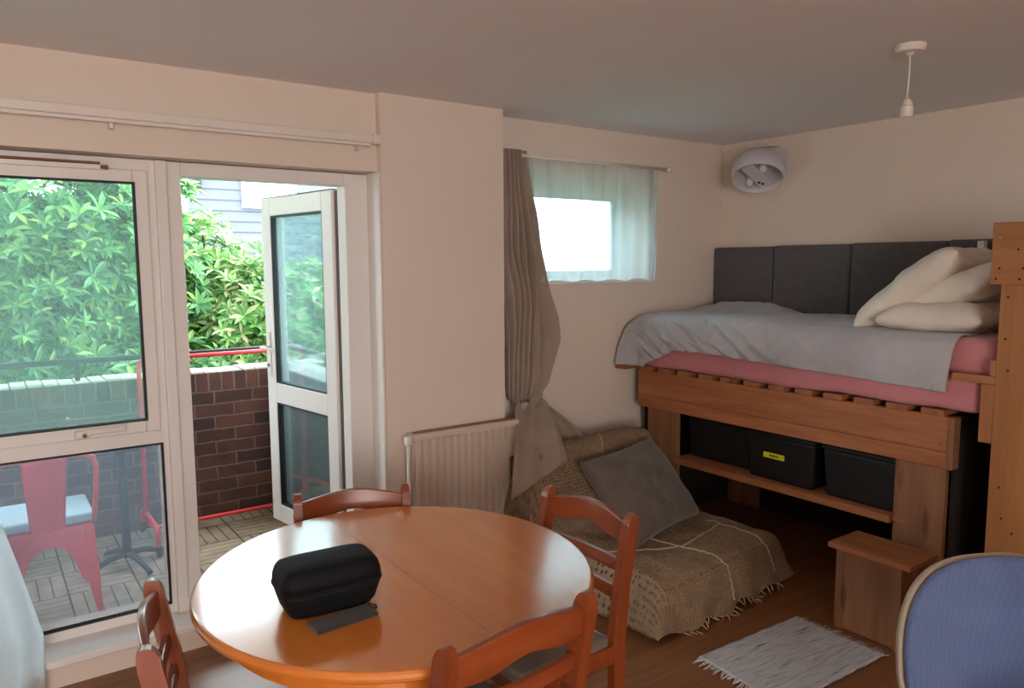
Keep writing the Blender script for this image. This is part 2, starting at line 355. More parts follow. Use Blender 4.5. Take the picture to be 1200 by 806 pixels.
bm = newbm(); ring(bm, -.252, .544, .970, 1.924, .007, 3.3125, 3.345); ring(bm, -.31, .597, .173, .869, .007, 3.322, 3.345); obj('gasket', bm, m_gasket, w1)
obj('pane', B((-.25, 3.346, .972), (.542, 3.354, 1.922)), m_glassA, w1); obj('pane', B((-.30, 3.400, .18), (.590, 3.408, .862)), m_glassB, w1)
obj('pane', B((-1.05, 3.346, .972), (-.41, 3.354, 1.922)), m_glassA, w1); obj('pane', B((-1.105, 3.400, .18), (-.36, 3.408, .862)), m_glassB, w1)
vt = obj('trickle_vent', B((-.25, 3.298, 1.963), (.44, 3.318, 1.982)), m_upvc, w1, .003)
obj('vent_slot', B((-.25, 3.2965, 1.984), (.425, 3.33, 1.992)), m_gap, w1)
obj('vent_catch', B((.425, 3.292, 1.965), (.452, 3.32, 1.98)), m_gap, w1, .002)
hd = obj('handle', rbox((.280, 3.284, .930), (.335, 3.318, .962), .009), m_white, w1, smooth=True)
obj('handle_lever', rbox((.315, 3.262, .946), (.455, 3.284, .966), .007), m_white, hd, smooth=True)
obj('handle_lock', T([(.312, 3.284, .945), (.312, 3.272, .945)], .008, 10), m_gap, hd)
struct('window_sill_board', rbox((-1.15, 3.165, .10), (1.55, 3.34, .13), .006), m_upvc, label='white window board under the balcony window', cat='windowsill').name = 'trim_2'
# mullion between window and door
bm = newbm(); box(bm, (.645, 3.325, .13), (.664, 3.41, 2.015)); 
struct('trim_3', B((.618, 3.305, .13), (.662, 3.332, 2.015)), m_upvc, .006, 'upright white cover strip between window and balcony door', 'trim')
# ------------------------------------------------------------------ door_1
d1 = thing('door_1', (0, 0, 0), label='open white balcony door leaf with two glass panes and its frame', cat='door', kind='structure')
bm = newbm(); ring(bm, .662, 1.545, .13, 2.015, .056, 3.33, 3.42, wl=.056, wr=.118, wb=.03, wt=.056)
obj('door_frame', bm, m_upvc, d1, .004)
obj('threshold', B((.718, 3.35, .155), (1.427, 3.40, .168)), m_metal, d1)
A = Vector((1.432, 3.450, 0)); E_ = Vector((1.322, 4.165, 0)); dv = (E_-A); wl_ = dv.length; dv.normalize(); ang = math.atan2(dv.y, dv.x)
leaf = thing('door_leaf', (A.x, A.y, 0)); leaf.rotation_euler = (0, 0, ang); leaf.parent = d1
# local: +x along leaf from hinge, +y is towards -x world (room-facing face), thickness .062
def lring(z0, z1, w, y0, y1, x0=0, x1=None): 
    bm = newbm(); ring(bm, x0, x1 or wl_, z0, z1, w, y0, y1); return bm
bm = newbm(); ring(bm, 0, wl_, .17, 1.95, .095, -.035, .025, wb=.10, wt=.095); box(bm, (.095, -.035, .845), (wl_-.095, .025, .955)); 
ring(bm, .012, wl_-.012, .182, 1.938, .083, -.058, -.035)
obj('leaf_frame', bm, m_upvc, leaf, .006)
bm = newbm(); ring(bm, .093, wl_-.093, .953, 1.857, .010, -.012, .020); ring(bm, .093, wl_-.093, .268, .847, .010, -.012, .020); obj('gasket', bm, m_gasket, leaf)
obj('pane', B((.10, -.012, .955), (wl_-.10, -.004, 1.857)), m_glassC, leaf); obj('pane', B((.10, -.012, .268), (wl_-.10, -.004, .847)), m_glassC, leaf)
obj('hinge_edge_shade', B((-.004, -.057, .175), (-.0002, .008, 1.945)), plain('edge_shadow_grey', (120, 108, 104), .5), leaf)  # edge plate in shadow grey; the shade is painted into its colour
for y_, w_ in ((-.020, .006), (-.036, .004), (-.057, .012)): obj('seal', B((-.0055, y_, .18), (-.0042, y_+w_, 1.94)), m_gasket, leaf)
obj('top_seal', B((.0, -.034, 1.9502), (wl_, .024, 1.954)), m_gasket, leaf)
for z in (.38, 1.05, 1.72):
    obj('hinge', T([(-.02, -.062, z-.045), (-.02, -.062, z+.045)], .011, 10), m_metal, leaf)
hp = obj('handle', rbox((wl_-.063, .025, .985), (wl_-.033, .035, 1.235), .004), m_white, leaf)
obj('lever', T([(wl_-.048, .035, 1.15), (wl_-.048, .075, 1.15), (wl_-.055, .082, 1.15), (wl_-.165, .082, 1.148)], .009, 10), m_white, hp, smooth=True)
obj('lock_cylinder', T([(wl_-.048, .035, 1.05), (wl_-.048, .045, 1.05)], .010, 12), m_metal, hp)
obj('strike_tab', B((wl_, -.02, 1.02), (wl_+.012, .0, 1.09)), m_dark, leaf)

# ------------------------------------------------------------------ curtain rail over balcony window
cr = thing('curtain_rail', (0, 3.19, 2.155), label='long white curtain rail above the balcony window', cat='curtain rail')
obj('rail', rbox((-1.5, -.012, -.016), (1.525, .012, .020), .005), m_white, cr)
obj('lower_track', rbox((-1.5, -.006, -.030), (1.50, .010, -.016), .003), m_white, cr)
obj('end_cap', rbox((1.505, -.022, -.022), (1.547, .022, .026), .009), m_white, cr, smooth=True)
obj('bracket', B((1.44, .012, -.05), (1.456, .048, .02)), m_white, cr, .002)
obj('bracket', B((.45, .012, -.05), (.466, .048, .02)), m_white, cr, .002)

# ------------------------------------------------------------------ window_2
w2 = thing('window_2', (0, 0, 0), label='small white framed window behind white voile', cat='window', kind='structure')
bm = newbm(); ring(bm, ox0, ox1, oz0, oz1, .045, 3.56, 3.63, wb=.02); obj('frame', bm, m_upvc, w2, .004)
bm = newbm(); ring(bm, ox0+.045, ox1-.045, oz0+.02, oz1-.045, .045, 3.54, 3.60, wb=.03); obj('sash', bm, m_upvc, w2, .004)
bm = newbm(); ring(bm, ox0+.087, ox1-.087, oz0+.047, oz1-.087, .006, 3.538, 3.575); obj('gasket', bm, m_gasket, w2)
obj('pane', B((ox0+.09, 3.575, oz0+.05), (ox1-.09, 3.581, oz1-.09)), m_glassC, w2)
obj('window_board', rbox((ox0-.02, 3.335, oz0-.022), (ox1+.03, 3.55, oz0+.004), .004), m_upvc, w2)
rod = thing('curtain_rod', (0, 3.275, 2.165), label='thin curtain rod with knob end above the small window', cat='curtain rod')
obj('rod', T([(2.24, 0, 0), (3.50, 0, 0)], .009, 12), m_white, rod, smooth=True)
bm = newbm(); lathe(bm, [(0, -.02), (.012, -.018), (.017, -.006), (.014, .010), (0, .018)], 16, Matrix.Translation((3.535, 0, 0)) @ Matrix.Rotation(PI/2, 4, 'Y')); tube(bm, [(3.49, 0, 0), (3.525, 0, 0)], .005)
obj('finial', bm, m_white, rod, smooth=True)
for x in (2.27, 3.455): obj('bracket', T([(x, 0, 0), (x, .084, 0)], .006, 8), m_dark, rod)

def nz(x, y, z=0, s=1): return noise.noise(Vector((x*s, y*s, z*s)))
# voile on the small window
def voile(u, v):
    x = 2.40+u*1.03; z = 2.172-v*.675
    k = (1-.35*v)
    return (x+.012*math.sin(v*3)*math.sin(u*9), 3.292+.014*k*math.sin(u*62+1.2*math.sin(u*11))+.008*math.sin(u*23+v*2), z+.006*math.sin(u*31)*v)
vo_ = thing('voile_curtain', (0, 0, 0), label='short sheer white voile panel on the small window', cat='curtain')
bm = newbm(); grid(bm, voile, 150, 24); obj('voile', bm, m_sheer, vo_, smooth=True)
bm = newbm(); grid(bm, lambda u, v: (3.395+u*.04+.008*math.sin(v*9), 3.285+.012*math.sin(u*9), 2.17-v*(.69)), 12, 24); obj('side_hem', bm, m_sheer2, vo_, smooth=True)

# taupe curtain, knotted
cu = thing('taupe_curtain', (2.4, 3.27, .3), label='long taupe curtain tied in a knot beside the small window', cat='curtain'); cu_o = Vector((2.4, 3.27, .3))
rows = [(0, 2.19, 2.262, 2.452, .026), (.18, 1.95, 2.262, 2.492, .030), (.45, 1.60, 2.266, 2.562, .032), (.7, 1.30, 2.28, 2.635, .032), (.8, 1.17, 2.285, 2.645, .030), (.9, 1.03, 2.295, 2.600, .028), (.96, .93, 2.305, 2.575, .024), (1, .86, 2.325, 2.515, .018)]
def lerprow(rows, v):
    for a, b in zip(rows, rows[1:]):
        if v <= b[0]:
            t = (v-a[0])/(b[0]-a[0]); t2 = t*t*(3-2*t)*.3+t*.7
            return [p+(q-p)*t2 for p, q in zip(a[1:], b[1:])]
    return rows[-1][1:]
def curt(u, v):
    z, xl, xr, am = lerprow(rows, v)
    uu = u**(1.0+.9*min(1, v*1.6)) ; ph = 2*PI*(5.6*min(1, (u/(.62-.12*v))**.9)*.8+.9*u)+.9*math.sin(v*5+u*4)
    big = max(0, v-.35)
    y = 1.25*am*math.sin(ph)*(1-.6*max(0, u-.55)/.45*min(1, v*2.2))-.035*math.exp(-((u-.52-.12*v)/.07)**2)*min(1, v*2.5)+.02*nz(u*4, v*6, 3)+.022*math.sin(u*5+v*7)*big
    x = xl+(xr-xl)*(u**(1-.1*v))+.012*math.sin(v*11+u*6)*v
    return Vector((x, 3.262+y, z+.004*math.sin(ph)))-cu_o
bm = newbm(); grid(bm, curt, 110, 70); obj('drop', bm, m_curtain, cu, smooth=True, solid=.003)
# knot
bm = newbm(); pts = []; 
for i in range(25):
    a = i/24*2*PI; pts.append(Vector((2.432+.080*math.cos(a), 3.262+.030*math.sin(a), .850-.040*math.cos(a)*math.cos(a*.5)+.016*math.sin(a+.6)))-cu_o)
tube(bm, pts[:-1], [.017+.005*math.sin(i*1.7) for i in range(24)], 12, True, 1.0, 1.5)
for v in bm.verts: v.co += Vector((0, 1, 0))*.008*nz(v.co.x*30, v.co.z*30, 2)
bmesh.ops.recalc_face_normals(bm, faces=bm.faces); obj('knot', bm, m_curtain, cu, smooth=True, sub=1)
def tail(u, v):
    a = Vector((2.325+.185*u, 3.242, .845)); b = Vector((2.00+.40*u, 2.855+.05*u, .445+.125*u))
    p = a.lerp(b, v); k = 4*v*(1-v)
    p += Vector((.035*k*(1-u)+.03*k*u, .035*k, .03*k+.02*k*(1-u)))
    n = Vector((-.1, -.75, .6)); am = .018*(1-.3*v)
    return p+n*(am*math.sin(u*2*PI*2.3+v*2.2)+.02*nz(u*3, v*4, 5))+Vector((0, -.03, .035))*v-cu_o
bm = newbm(); grid(bm, tail, 60, 30); obj('tail', bm, m_curtain, cu, smooth=True, solid=.003)
def tail2(u, v):
    a = v; z0 = .83; 
    x = 2.47+u*.05+(.10+.10*u)*v+.03*math.sin(v*PI); z = z0-(.40-.12*u)*v+.04*math.sin(u*PI)*v
    return Vector((x, 3.24+.035*math.sin(u*2*PI*1.8+v*2)*(.4+.6*v)-.16*v, z+.05*v))-cu_o
bm = newbm(); grid(bm, tail2, 50, 30); obj('tail', bm, m_curtain, cu, smooth=True, solid=.003)
# white net at far left
def net(u, v):
    z = .72-.70*v; xr = .02+.115*min(1, v*1.5)-.02*v*v
    x = -.45+(xr+.45)*u; return (x, 3.115+.03*math.sin(u*26+2*v)*(.3+.7*v)+.02*nz(u*5, v*5, 1), z)
nt_ = obj('net_curtain', (lambda bm: (grid(bm, net, 120, 40), bm)[1])(newbm()), m_sheer2, None, smooth=True, solid=.001)
tag(nt_, 'white net curtain pulled aside at the lower left edge', 'curtain')

# ------------------------------------------------------------------ radiator
rd = thing('radiator', (1.94, 3.13, .14), label='white ridged panel radiator on the wall pier', cat='radiator')
x0, x1 = 1.645-1.94, 2.255-1.94
def radp(u, v):
    n = 15; ph = (u*n) % 1.0
    d = .5-.5*math.cos(2*PI*ph); d = min(1, max(0, (d-.25)*2))
    return (x0+(x1-x0)*u, .0-.021*d, .02+.60*v)
bm = newbm(); grid(bm, radp, 300, 4); obj('panel', bm, m_whitepaint, rd)
bm = newbm(); box(bm, (x0, .001, .02), (x1, .055, .62)); obj('core', bm, m_whitepaint, rd)
g = obj('top_grille', rbox((x0-.004, -.024, .618), (x1+.006, .058, .652), .008), m_whitepaint, rd, smooth=False)
bm = newbm()
for i in range(40): box(bm, (x0+.02+i*.0148, .0, .6515), (x0+.028+i*.0148, .045, .6532))
obj('grille_slots', bm, m_gap, g)
obj('side_panel', rbox((x1, -.012, .02), (x1+.006, .058, .62), .002), m_whitepaint, rd)
obj('side_panel', rbox((x0-.006, -.012, .02), (x0, .058, .62), .002), m_whitepaint, rd)
obj('end_cap', rbox((x0-.035, -.02, .602), (x0-.006, .02, .648), .008), m_white, rd, smooth=True)
obj('pipe', T([(x0-.018, 0, .605), (x0-.018, 0, -.14)], .009, 10), m_white, rd, smooth=True)
for x in (x0+.1, x1-.1): obj('wall_bracket', B((x-.012, .05, .1), (x+.012, .07, .55)), m_whitepaint, rd)

# ------------------------------------------------------------------ dining table
TC = Vector((.892, 1.845, 0)); tb = thing('dining_table', TC, 0, 'round honey coloured wooden dining table with a centre seam', 'table')
RA, RBn = .540, .552
def half(s):
    pts = []; n = 72
    for i in range(n+1):
        a = -PI/2+PI*i/n; pts.append((max(.0004, RA*math.cos(a))*s+.028, RBn*math.sin(a)))
    bm = newbm(); prof = [(1-.012, 0), (1, .005), (1.003, .013), (1, .021), (1-.007, .0262), (1-.016, .028)]
    rings = [[bm.verts.new(((x-.028)*k+.028 if abs(x-.028) > .002 else x, y*k, .722+z)) for x, y in pts] for k, z in prof]
    for A_, D_ in zip(rings, rings[1:]):
        for i in range(len(A_)): j = (i+1) % len(A_); bm.faces.new((A_[i], A_[j], D_[j], D_[i]))
    bm.faces.new(rings[0][::-1]); bm.faces.new(rings[-1]); return bm
for s in (1, -1): obj('table_leaf', half(s), m_top, tb)
bm = newbm()
for k, nn in ((0, 48),):
    o_ = [(.44*math.cos(2*PI*i/nn), .45*math.sin(2*PI*i/nn)) for i in range(nn)]; i_ = [(x*.95, y*.95) for x, y in o_]
    vo1 = [bm.verts.new((x, y, .65)) for x, y in o_]; vo2 = [bm.verts.new((x, y, .7215)) for x, y in o_]; vi1 = [bm.verts.new((x, y, .65)) for x, y in i_]; vi2 = [bm.verts.new((x, y, .7215)) for x, y in i_]
    for i in range(nn):
        j = (i+1) % nn
        for a_, b_ in ((vo1, vo2), (vi2, vi1), (vi1, vo1), (vo2, vi2)): bm.faces.new((a_[i], a_[j], b_[j], b_[i]))
obj('apron', bm, m_top, tb)
bm = newbm(); lathe(bm, [(0, .722), (.11, .722), (.11, .70), (.045, .66), (.05, .5), (.065, .3), (.055, .12), (0, .12)], 24); obj('pedestal', bm, m_cherry, tb, smooth=True)
for k in range(4):
    a = PI/4+k*PI/2; c, s_ = math.cos(a), math.sin(a); obj('foot', T([(c*.04, s_*.04, .17), (c*.18, s_*.18, .12), (c*.33, s_*.33, .045), (c*.36, s_*.36, .022)], [.03, .028, .022, .02], 10), m_cherry, tb, smooth=True)

# ------------------------------------------------------------------ dining chair (faces +y)
def chair_proto():
    t = thing('dining_chair', (0, 0, 0), 0, 'x', 'chair', 'dining chairs around the round table')
    HW = .186
    for s in (-1, 1):
        bm = newbm(); sec = [(0, -.02, .022, .015), (.20, -.006, .022, .015), (.43, .0, .025, .0155), (.60, -.022, .024, .0155), (.765, -.055, .024, .0155)]
        rg = []
        for z, y, d, w in sec: rg.append([bm.verts.new((s*HW+w*a, y+d*b, z)) for a, b in ((-1, -1), (1, -1), (1, 1), (-1, 1))])
        for k in range(1, 9):
            a = k/8*PI/2; dd = .024*math.cos(a)**.8 if k < 8 else .003; z = .765+.042*math.sin(a)**.9+.0
            rg.append([bm.verts.new((s*HW+.0155*(1-.25*math.sin(a))*p, -.055-.008*math.sin(a)+dd*q, z+.004)) for p, q in ((-1, -1), (1, -1), (1, 1), (-1, 1))])
        for A_, D_ in zip(rg, rg[1:]):
            for i in range(4): bm.faces.new((A_[i], A_[(i+1) % 4], D_[(i+1) % 4], D_[i]))
        bm.faces.new(rg[0][::-1]); bm.faces.new(rg[-1]); o = obj('back_post', bm, m_cherry, t, .005, seg=3)
        bm = newbm()
        for zz in (.735,): tube(bm, [(s*(HW+.0158), -.050, zz), (s*(HW+.0172), -.050, zz)], .006, 12)
        obj('screw_plug', bm, m_cherry, o)
        bm = newbm(); box(bm, (s*.185-.018, .335, 0), (s*.185+.018, .371, .415)); obj('leg', bm, m_cherry, t, .005)
        obj('side_rail', B((s*.186-.011, .02, .365), (s*.186+.011, .340, .420)), m_cherryx, t, .003)
        obj('stretcher', B((s*.186-.009, .0, .17), (s*.186+.009, .340, .195)), m_cherryx, t, .003)
    def rail(zc, h, arch, scal, bow, ylean, th=.018):
        n = 40; bm = newbm(); W_ = HW-.012; rg = []
        for i in range(n+1):
            u = -1+2*i/n; x = u*W_; y = ylean-bow*(1-u*u)
            top = zc+h/2+arch*(math.cos(u*PI/2)**1.3)
            bot = zc-h/2+scal*(.5+.5*math.cos(u*PI))*1.0 - scal*.35*(math.sin(abs(u)*PI)**2)
            rg.append([bm.verts.new((x, y-th/2, bot)), bm.verts.new((x, y+th/2, bot)), bm.verts.new((x, y+th/2-.004, top)), bm.verts.new((x, y-th/2-.004, top))])
        for A_, D_ in zip(rg, rg[1:]):
            for i in range(4): bm.faces.new((A_[i], A_[(i+1) % 4], D_[(i+1) % 4], D_[i]))
        bm.faces.new(rg[0][::-1]); bm.faces.new(rg[-1]); return bm
    obj('top_rail', rail(.750, .066, .026, .022, .022, -.050), m_cherryx, t, .005, seg=3)
    obj('back_slat', rail(.648, .038, 0, 0, .014, -.030), m_cherryx, t, .004)
    obj('back_slat', rail(.565, .038, 0, 0, .012, -.016), m_cherryx, t, .004)
    obj('front_rail', B((-.166, .342, .365), (.166, .364, .420)), m_cherryx, t, .003); obj('rear_rail', B((-.172, -.008, .365), (.172, .014, .420)), m_cherryx, t, .003)
    bm = rbox((-.188, .028, .405), (.188, .372, .448), .016)
    obj('seat_pad', bm, m_seatpad, t, smooth=True)
    return t
ch = chair_proto()
def place_chair(o, P1, P2, z=.815, sc=1, d=0):
    # P1,P2: tops of the two posts in plan; chair faces the table centre
    p = (Vector(P1)+Vector(P2))/2; e = Vector(P2)-Vector(P1); n = Vector((-e.y, e.x)); n.normalize()
    if (Vector((TC.x, TC.y))-p).dot(n) < 0: n = -n
    rz = math.atan2(n.y, n.x)-PI/2; base = p+n*.055*sc
    o.location = (base.x, base.y, 0); o.rotation_euler = (0, 0, rz); o.scale = (sc, sc, sc)
specs = [((.852, 2.485), (1.222, 2.363), 1.0, 'cherry dining chair at the window side of the table, with the radiator behind it'),
         ((1.585, 2.005), (1.605, 1.628), 1.02, 'cherry dining chair between the table and the throw-covered lounge seat'),
         ((1.105, 1.255), (.700, 1.225), 1.05, 'cherry dining chair nearest the camera with its back across the front of the table'),
         ((.325, 2.03), (.245, 1.64), 1.0, 'cherry dining chair left of the table near the window board, seen edge on')]
for i, (a, b, sc, lb) in enumerate(specs):
    o = ch if i == 0 else dup(ch, (0, 0, 0), 0, lb)
    o['label'] = lb; place_chair(o, a, b, sc=sc)

# ------------------------------------------------------------------ case and pouch on the table
def loft(bm, secs, n=48, p=5.5):
    rings = []
    for w, d, z in secs:
        rg = []
        for k in range(n):
            a = 2*PI*k/n; c, s = math.cos(a), math.sin(a)
            rg.append(bm.verts.new((w*math.copysign(abs(c)**(2/p), c), d*math.copysign(abs(s)**(2/p), s), z)))
        rings.append(rg)
    for A_, D_ in zip(rings, rings[1:]):
        for k in range(n): bm.faces.new((A_[k], A_[(k+1) % n], D_[(k+1) % n], D_[k]))
    bm.faces.new(rings[0][::-1]); bm.faces.new(rings[-1])
m_black.node_tree.nodes['Principled BSDF'].inputs['Specular IOR Level'].default_value = .25
ca = thing('hard_case', (.672, 1.745, .750), R(-4), 'black zipped hard shell case lying on the dining table', 'case')
bm = newbm(); loft(bm, [(.080, .038, 0), (.090, .048, .004), (.098, .056, .016), (.108, .064, .050), (.111, .067, .060)]); obj('lower_shell', bm, m_black, ca, smooth=True)
bm = newbm(); loft(bm, [(.112, .068, .0605), (.113, .069, .063), (.112, .068, .0665)]); z_ = obj('zip_band', bm, m_black, ca, smooth=True)
bm = newbm(); loft(bm, [(.1115, .0675, .067), (.110, .066, .084), (.106, .062, .099), (.100, .056, .108), (.090, .047, .1125), (.02, .01, .114)]); obj('lid', bm, m_black, ca, smooth=True)
obj('zip_pull', rbox((.108, -.012, .052), (.118, .004, .066), .003), m_black, ca)
bm = newbm()
for i, w in enumerate((.006, .004, .005, .006, .003, .006, .005)): box(bm, (.030+i*.0068, -.030, .1105), (.030+i*.0068+w, -.0265, .1140))
obj('embossed_lettering', bm, plain('matt_black_emboss', (3, 3, 4), .8), ca)
ca.scale = (1.13, 1.16, 1.10)
po = thing('felt_pouch', (.664, 1.628, .750), R(3), 'flat dark grey felt pouch with a cord loop beside the black case', 'pouch')
bm = rbox((-.075, -.022, 0), (.082, .040, .012), .004); obj('body', bm, m_felt, po)
obj('loop', T([(.080, .018, .008), (.090, .024, .011), (.097, .018, .011), (.092, .006, .009), (.080, .006, .008)], .002, 8), m_dark, po, smooth=True)

# ------------------------------------------------------------------ raised bed
m_under = plain('under_bed_shade', (34, 24, 20), .9)  # near-black colour stands in for the deep shade under the bed
bd = thing('raised_bed', (3.25, 2.33, 0), 0, 'high bed built from rough pine planks against the side wall', 'bed'); bo = Vector((3.25, 2.33, 0))
def lb(a, b): return B(Vector(a)-bo, Vector(b)-bo)
obj('front_rail', lb((3.250, 1.43, .805), (3.285, 3.24, .955)), m_pine, bd, .003)
obj('front_rail', lb((3.250, 1.43, .735), (3.285, 3.24, .8035)), m_pine, bd, .003)
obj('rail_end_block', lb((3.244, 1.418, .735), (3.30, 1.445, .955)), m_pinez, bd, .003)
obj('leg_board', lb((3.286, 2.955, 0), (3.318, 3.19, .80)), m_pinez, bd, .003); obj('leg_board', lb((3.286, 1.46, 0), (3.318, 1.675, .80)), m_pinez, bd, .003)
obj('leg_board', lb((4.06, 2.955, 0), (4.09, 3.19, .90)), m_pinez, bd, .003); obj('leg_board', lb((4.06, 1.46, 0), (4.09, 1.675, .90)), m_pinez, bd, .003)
obj('back_rail', lb((4.055, 1.43, .80), (4.085, 3.24, .955)), m_pine, bd, .003)
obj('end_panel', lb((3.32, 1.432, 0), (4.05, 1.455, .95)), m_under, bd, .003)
obj('end_rail', lb((3.32, 3.20, .80), (4.05, 3.235, .95)), m_pinex, bd, .003)
obj('shade_back_panel', lb((4.092, 1.46, 0), (4.12, 3.34, .95)), m_under, bd)  # this and the inner end sheet are added to darken the under-bed space
obj('inner_shade_panel', lb((3.32, 3.237, 0), (4.09, 3.25, .95)), m_under, bd)
ys = [3.235-i*.1515 for i in range(12)]
for i, y in enumerate(ys): obj('slat', lb((3.245, y-.105, .956), (4.085, y-.01, .982)), m_pinex, bd, .002)
obj('foot_board', lb((3.165, 3.262, .958), (4.08, 3.352, .99)), m_pinex, bd, .003)
obj('shelf', lb((3.285, 1.62, .442), (4.00, 2.955, .468)), m_pine, bd, .003)
obj('shelf_lip', lb((3.262, 1.677, .432), (3.285, 2.953, .468)), m_pine, bd, .003)
obj('shelf_bearer', lb((3.62, 1.62, .352), (3.65, 2.95, .441)), m_pine, bd, .003)
for y, z in ((3.10, .925), (1.475, .84)): obj('screw', T([Vector((3.252, y, z))-bo, Vector((3.2475, y, z))-bo], .005, 10), m_metal, bd)
# crates on the shelf
def crate(y0, y1, x, lab):
    t = thing('storage_crate', (x+.25, (y0+y1)/2, .468), 0, lab, 'crate', 'black crates on the bed shelf'); h = (y1-y0)/2
    bm = newbm(); prof = [(.235, h-.02, 0), (.25, h-.004, .232)]
    rg = [[bm.verts.new((sx*w, sy*d, z)) for sx, sy in ((-1, -1), (1, -1), (1, 1), (-1, 1))] for w, d, z in prof]
    bm.faces.new(rg[0][::-1]); bm.faces.new(rg[1])
    for i in range(4): bm.faces.new((rg[0][i], rg[0][(i+1) % 4], rg[1][(i+1) % 4], rg[1][i]))
    obj('crate_body', bm, m_box, t, .012); obj('lid', rbox((-.256, -h, .232), (.256, h, .252), .006), m_box, t); return t
crate(2.50, 2.94, 3.36, 'black lidded crate on the bed shelf, far left next to the left leg board')
c_ = crate(2.075, 2.485, 3.30, 'black lidded crate on the bed shelf with a yellow tape label')
tl_ = obj('tape_label', B((-.2445, -.03, .118), (-.2415, .095, .148), Matrix.Rotation(0, 4, 'X')), m_chip, c_)
bm = newbm()
for i, (a, w) in enumerate(((.05, .008), (.038, .006), (.026, .009), (.014, .006), (.004, .005))): box(bm, (-.2465, a, .129), (-.2445, a+w, .137))
obj('handwriting', bm, m_ink, tl_)
crate(1.64, 2.04, 3.30, 'black lidded crate on the bed shelf, right end beside the right leg board')

# mattresses
def slab(a, b, r, amp=.004):
    bm = rbox(a, b, r, 5); bmesh.ops.subdivide_edges(bm, edges=[e for e in bm.edges if e.calc_length() > .12], cuts=12, use_grid_fill=True)
    for v in bm.verts: v.co += Vector((1, 1, 1))*amp*noise.noise(v.co*5)*1.5
    return bm
o = obj('lower_mattress', slab((3.235, 1.325, .984), (4.055, 3.25, 1.135), .03, .006), m_pink, None, smooth=True); tag(o, 'lower pink sheeted mattress lying on the bed slats', 'mattress')
o = obj('upper_mattress', slab((3.262, 1.275, 1.137), (4.055, 3.24, 1.285), .035, .004), m_pink, None, smooth=True); tag(o, 'upper pink sheeted mattress under the grey blanket and pillows', 'mattress')
# blanket
def hemz(y):
    if y > 3.15: return .985+.0*y
    t = min(1, (3.15-y)/.25); s = .995+(1.105-.995)*t
    if y < 2.66: s = 1.105-.045*(2.66-y)/1.2
    return s
def blanket(u, v):
    y = 3.325-u*1.88
    Lt = .78; hz = hemz(y); La = 1.288-hz; L = Lt+La; s = v*L
    fold = 0
    if s < Lt: x = 4.02-s*(4.02-3.255)/Lt; z = 1.290
    else:
        q = (s-Lt)/La; x = 3.245-.010*q; z = 1.288-(La)*q
        x -= .018*math.sin(q*PI*.9)
    # rounding
    e = abs(s-Lt)
    if e < .05: k = (1-e/.05); z -= .016*k*k; x += .008*k*k
    # wrinkles
    if s > Lt-.12:
        q = min(1, (s-Lt+.12)/.25)
        w = .016*nz(y*6+x*3, z*5, 1.3)+.008*nz(y*22, z*15+y*12, 4)
        dg = y*.9-z*1.25
        w += .040*(1-abs(nz(dg*9, (y+z)*2.2, 7))*2.2)*max(0, 1-abs(y-2.72)/.62)+.022*(1-abs(nz(dg*24, (y+z)*5, 3))*2.2)*max(0, 1-abs(y-2.9)/.4)
        w += .010*(1-abs(nz(dg*5, (y+z)*1.2, 17))*2.4)*max(0, 1-abs(y-2.1)/.5)
        x -= q*(w+.004)
    if y > 3.2: k = (y-3.2)/.125; x -= .085*k*max(0, (s-Lt+.05)/(La+.05)) ; z -= .06*k*k*(1 if s < Lt else 1-(s-Lt)/La)
    if s < Lt: z += .008*nz(x*5, y*4, 2)+.006*(1-abs(nz((x+y)*9, y*4, 5))*2)
    if s < .35:
        b = max(0, 1-((y-2.98)/.34)**2)*max(0, 1-((s-.12)/.22)**2); z += .055*b+.02*b*nz(x*14, y*14, 9)
    if y < 1.55 and s > Lt: z += .0
    if u > .985: z -= 0
    return Vector((x, y+.01*nz(x*4, z*4, 6)+(.015*math.sin(s*7) if u > .97 else 0), z))
bm = newbm(); grid(bm, blanket, 240, 130); o = obj('blanket', bm, m_blanket, None, smooth=True, solid=.005); tag(o, 'crumpled grey blanket spread over the pink mattresses', 'blanket')
# pillows
def pillow(name, w, h, t, loc, rot, lab, seed, group=None, mat=m_pillow, cat='pillow'):
    bm = newbm()
    def f(sg):
        def g(u, v):
            a, b = -1+2*u, -1+2*v
            k = max(0, (1-abs(a)**3.2))*max(0, (1-abs(b)**3.2)); zz = sg*t/2*k**.42
            pin = 1-.07*(abs(a)**2*(1-abs(b)**2)+abs(b)**2*(1-abs(a)**2))*1.0
            zz += .016*nz(a*1.6, b*1.6, seed)*k**.3+.014*(1-2*abs(nz(a*2.6, b*2.2, seed+5)))*k**.3*(1 if sg > 0 else .6)
            return (a*w/2*(1-.07*(1-b*b)*abs(a)), b*h/2*(1-.07*(1-a*a)*abs(b)), zz+.02*nz(a, b, seed+9))
        return g
    grid(bm, f(1), 36, 36); grid(bm, f(-1), 36, 36); bmesh.ops.remove_doubles(bm, verts=bm.verts, dist=.0006); bmesh.ops.recalc_face_normals(bm, faces=bm.faces)
    o = obj(name, bm, mat, None, smooth=True); o.location = loc; o.rotation_euler = rot; tag(o, lab, cat, group); return o
pillow('pillow', .50, .56, .17, (3.60, 1.735, 1.462), (R(-39), R(0), R(4)), 'large cream pillow leaning against the pillow stack, nearest the blanket', 1, 'cream pillows on the bed')
pillow('pillow', .50, .46, .15, (3.62, 1.530, 1.462), (R(-24), R(3), R(-6)), 'cream pillow in the middle of the stack, half hidden by the tall timber frame', 2, 'cream pillows on the bed')
pillow('pillow', .50, .44, .14, (3.54, 1.60, 1.350), (R(-2), R(-2), R(3)), 'cream pillow lying flat at the bottom of the stack on the mattress', 3, 'cream pillows on the bed')

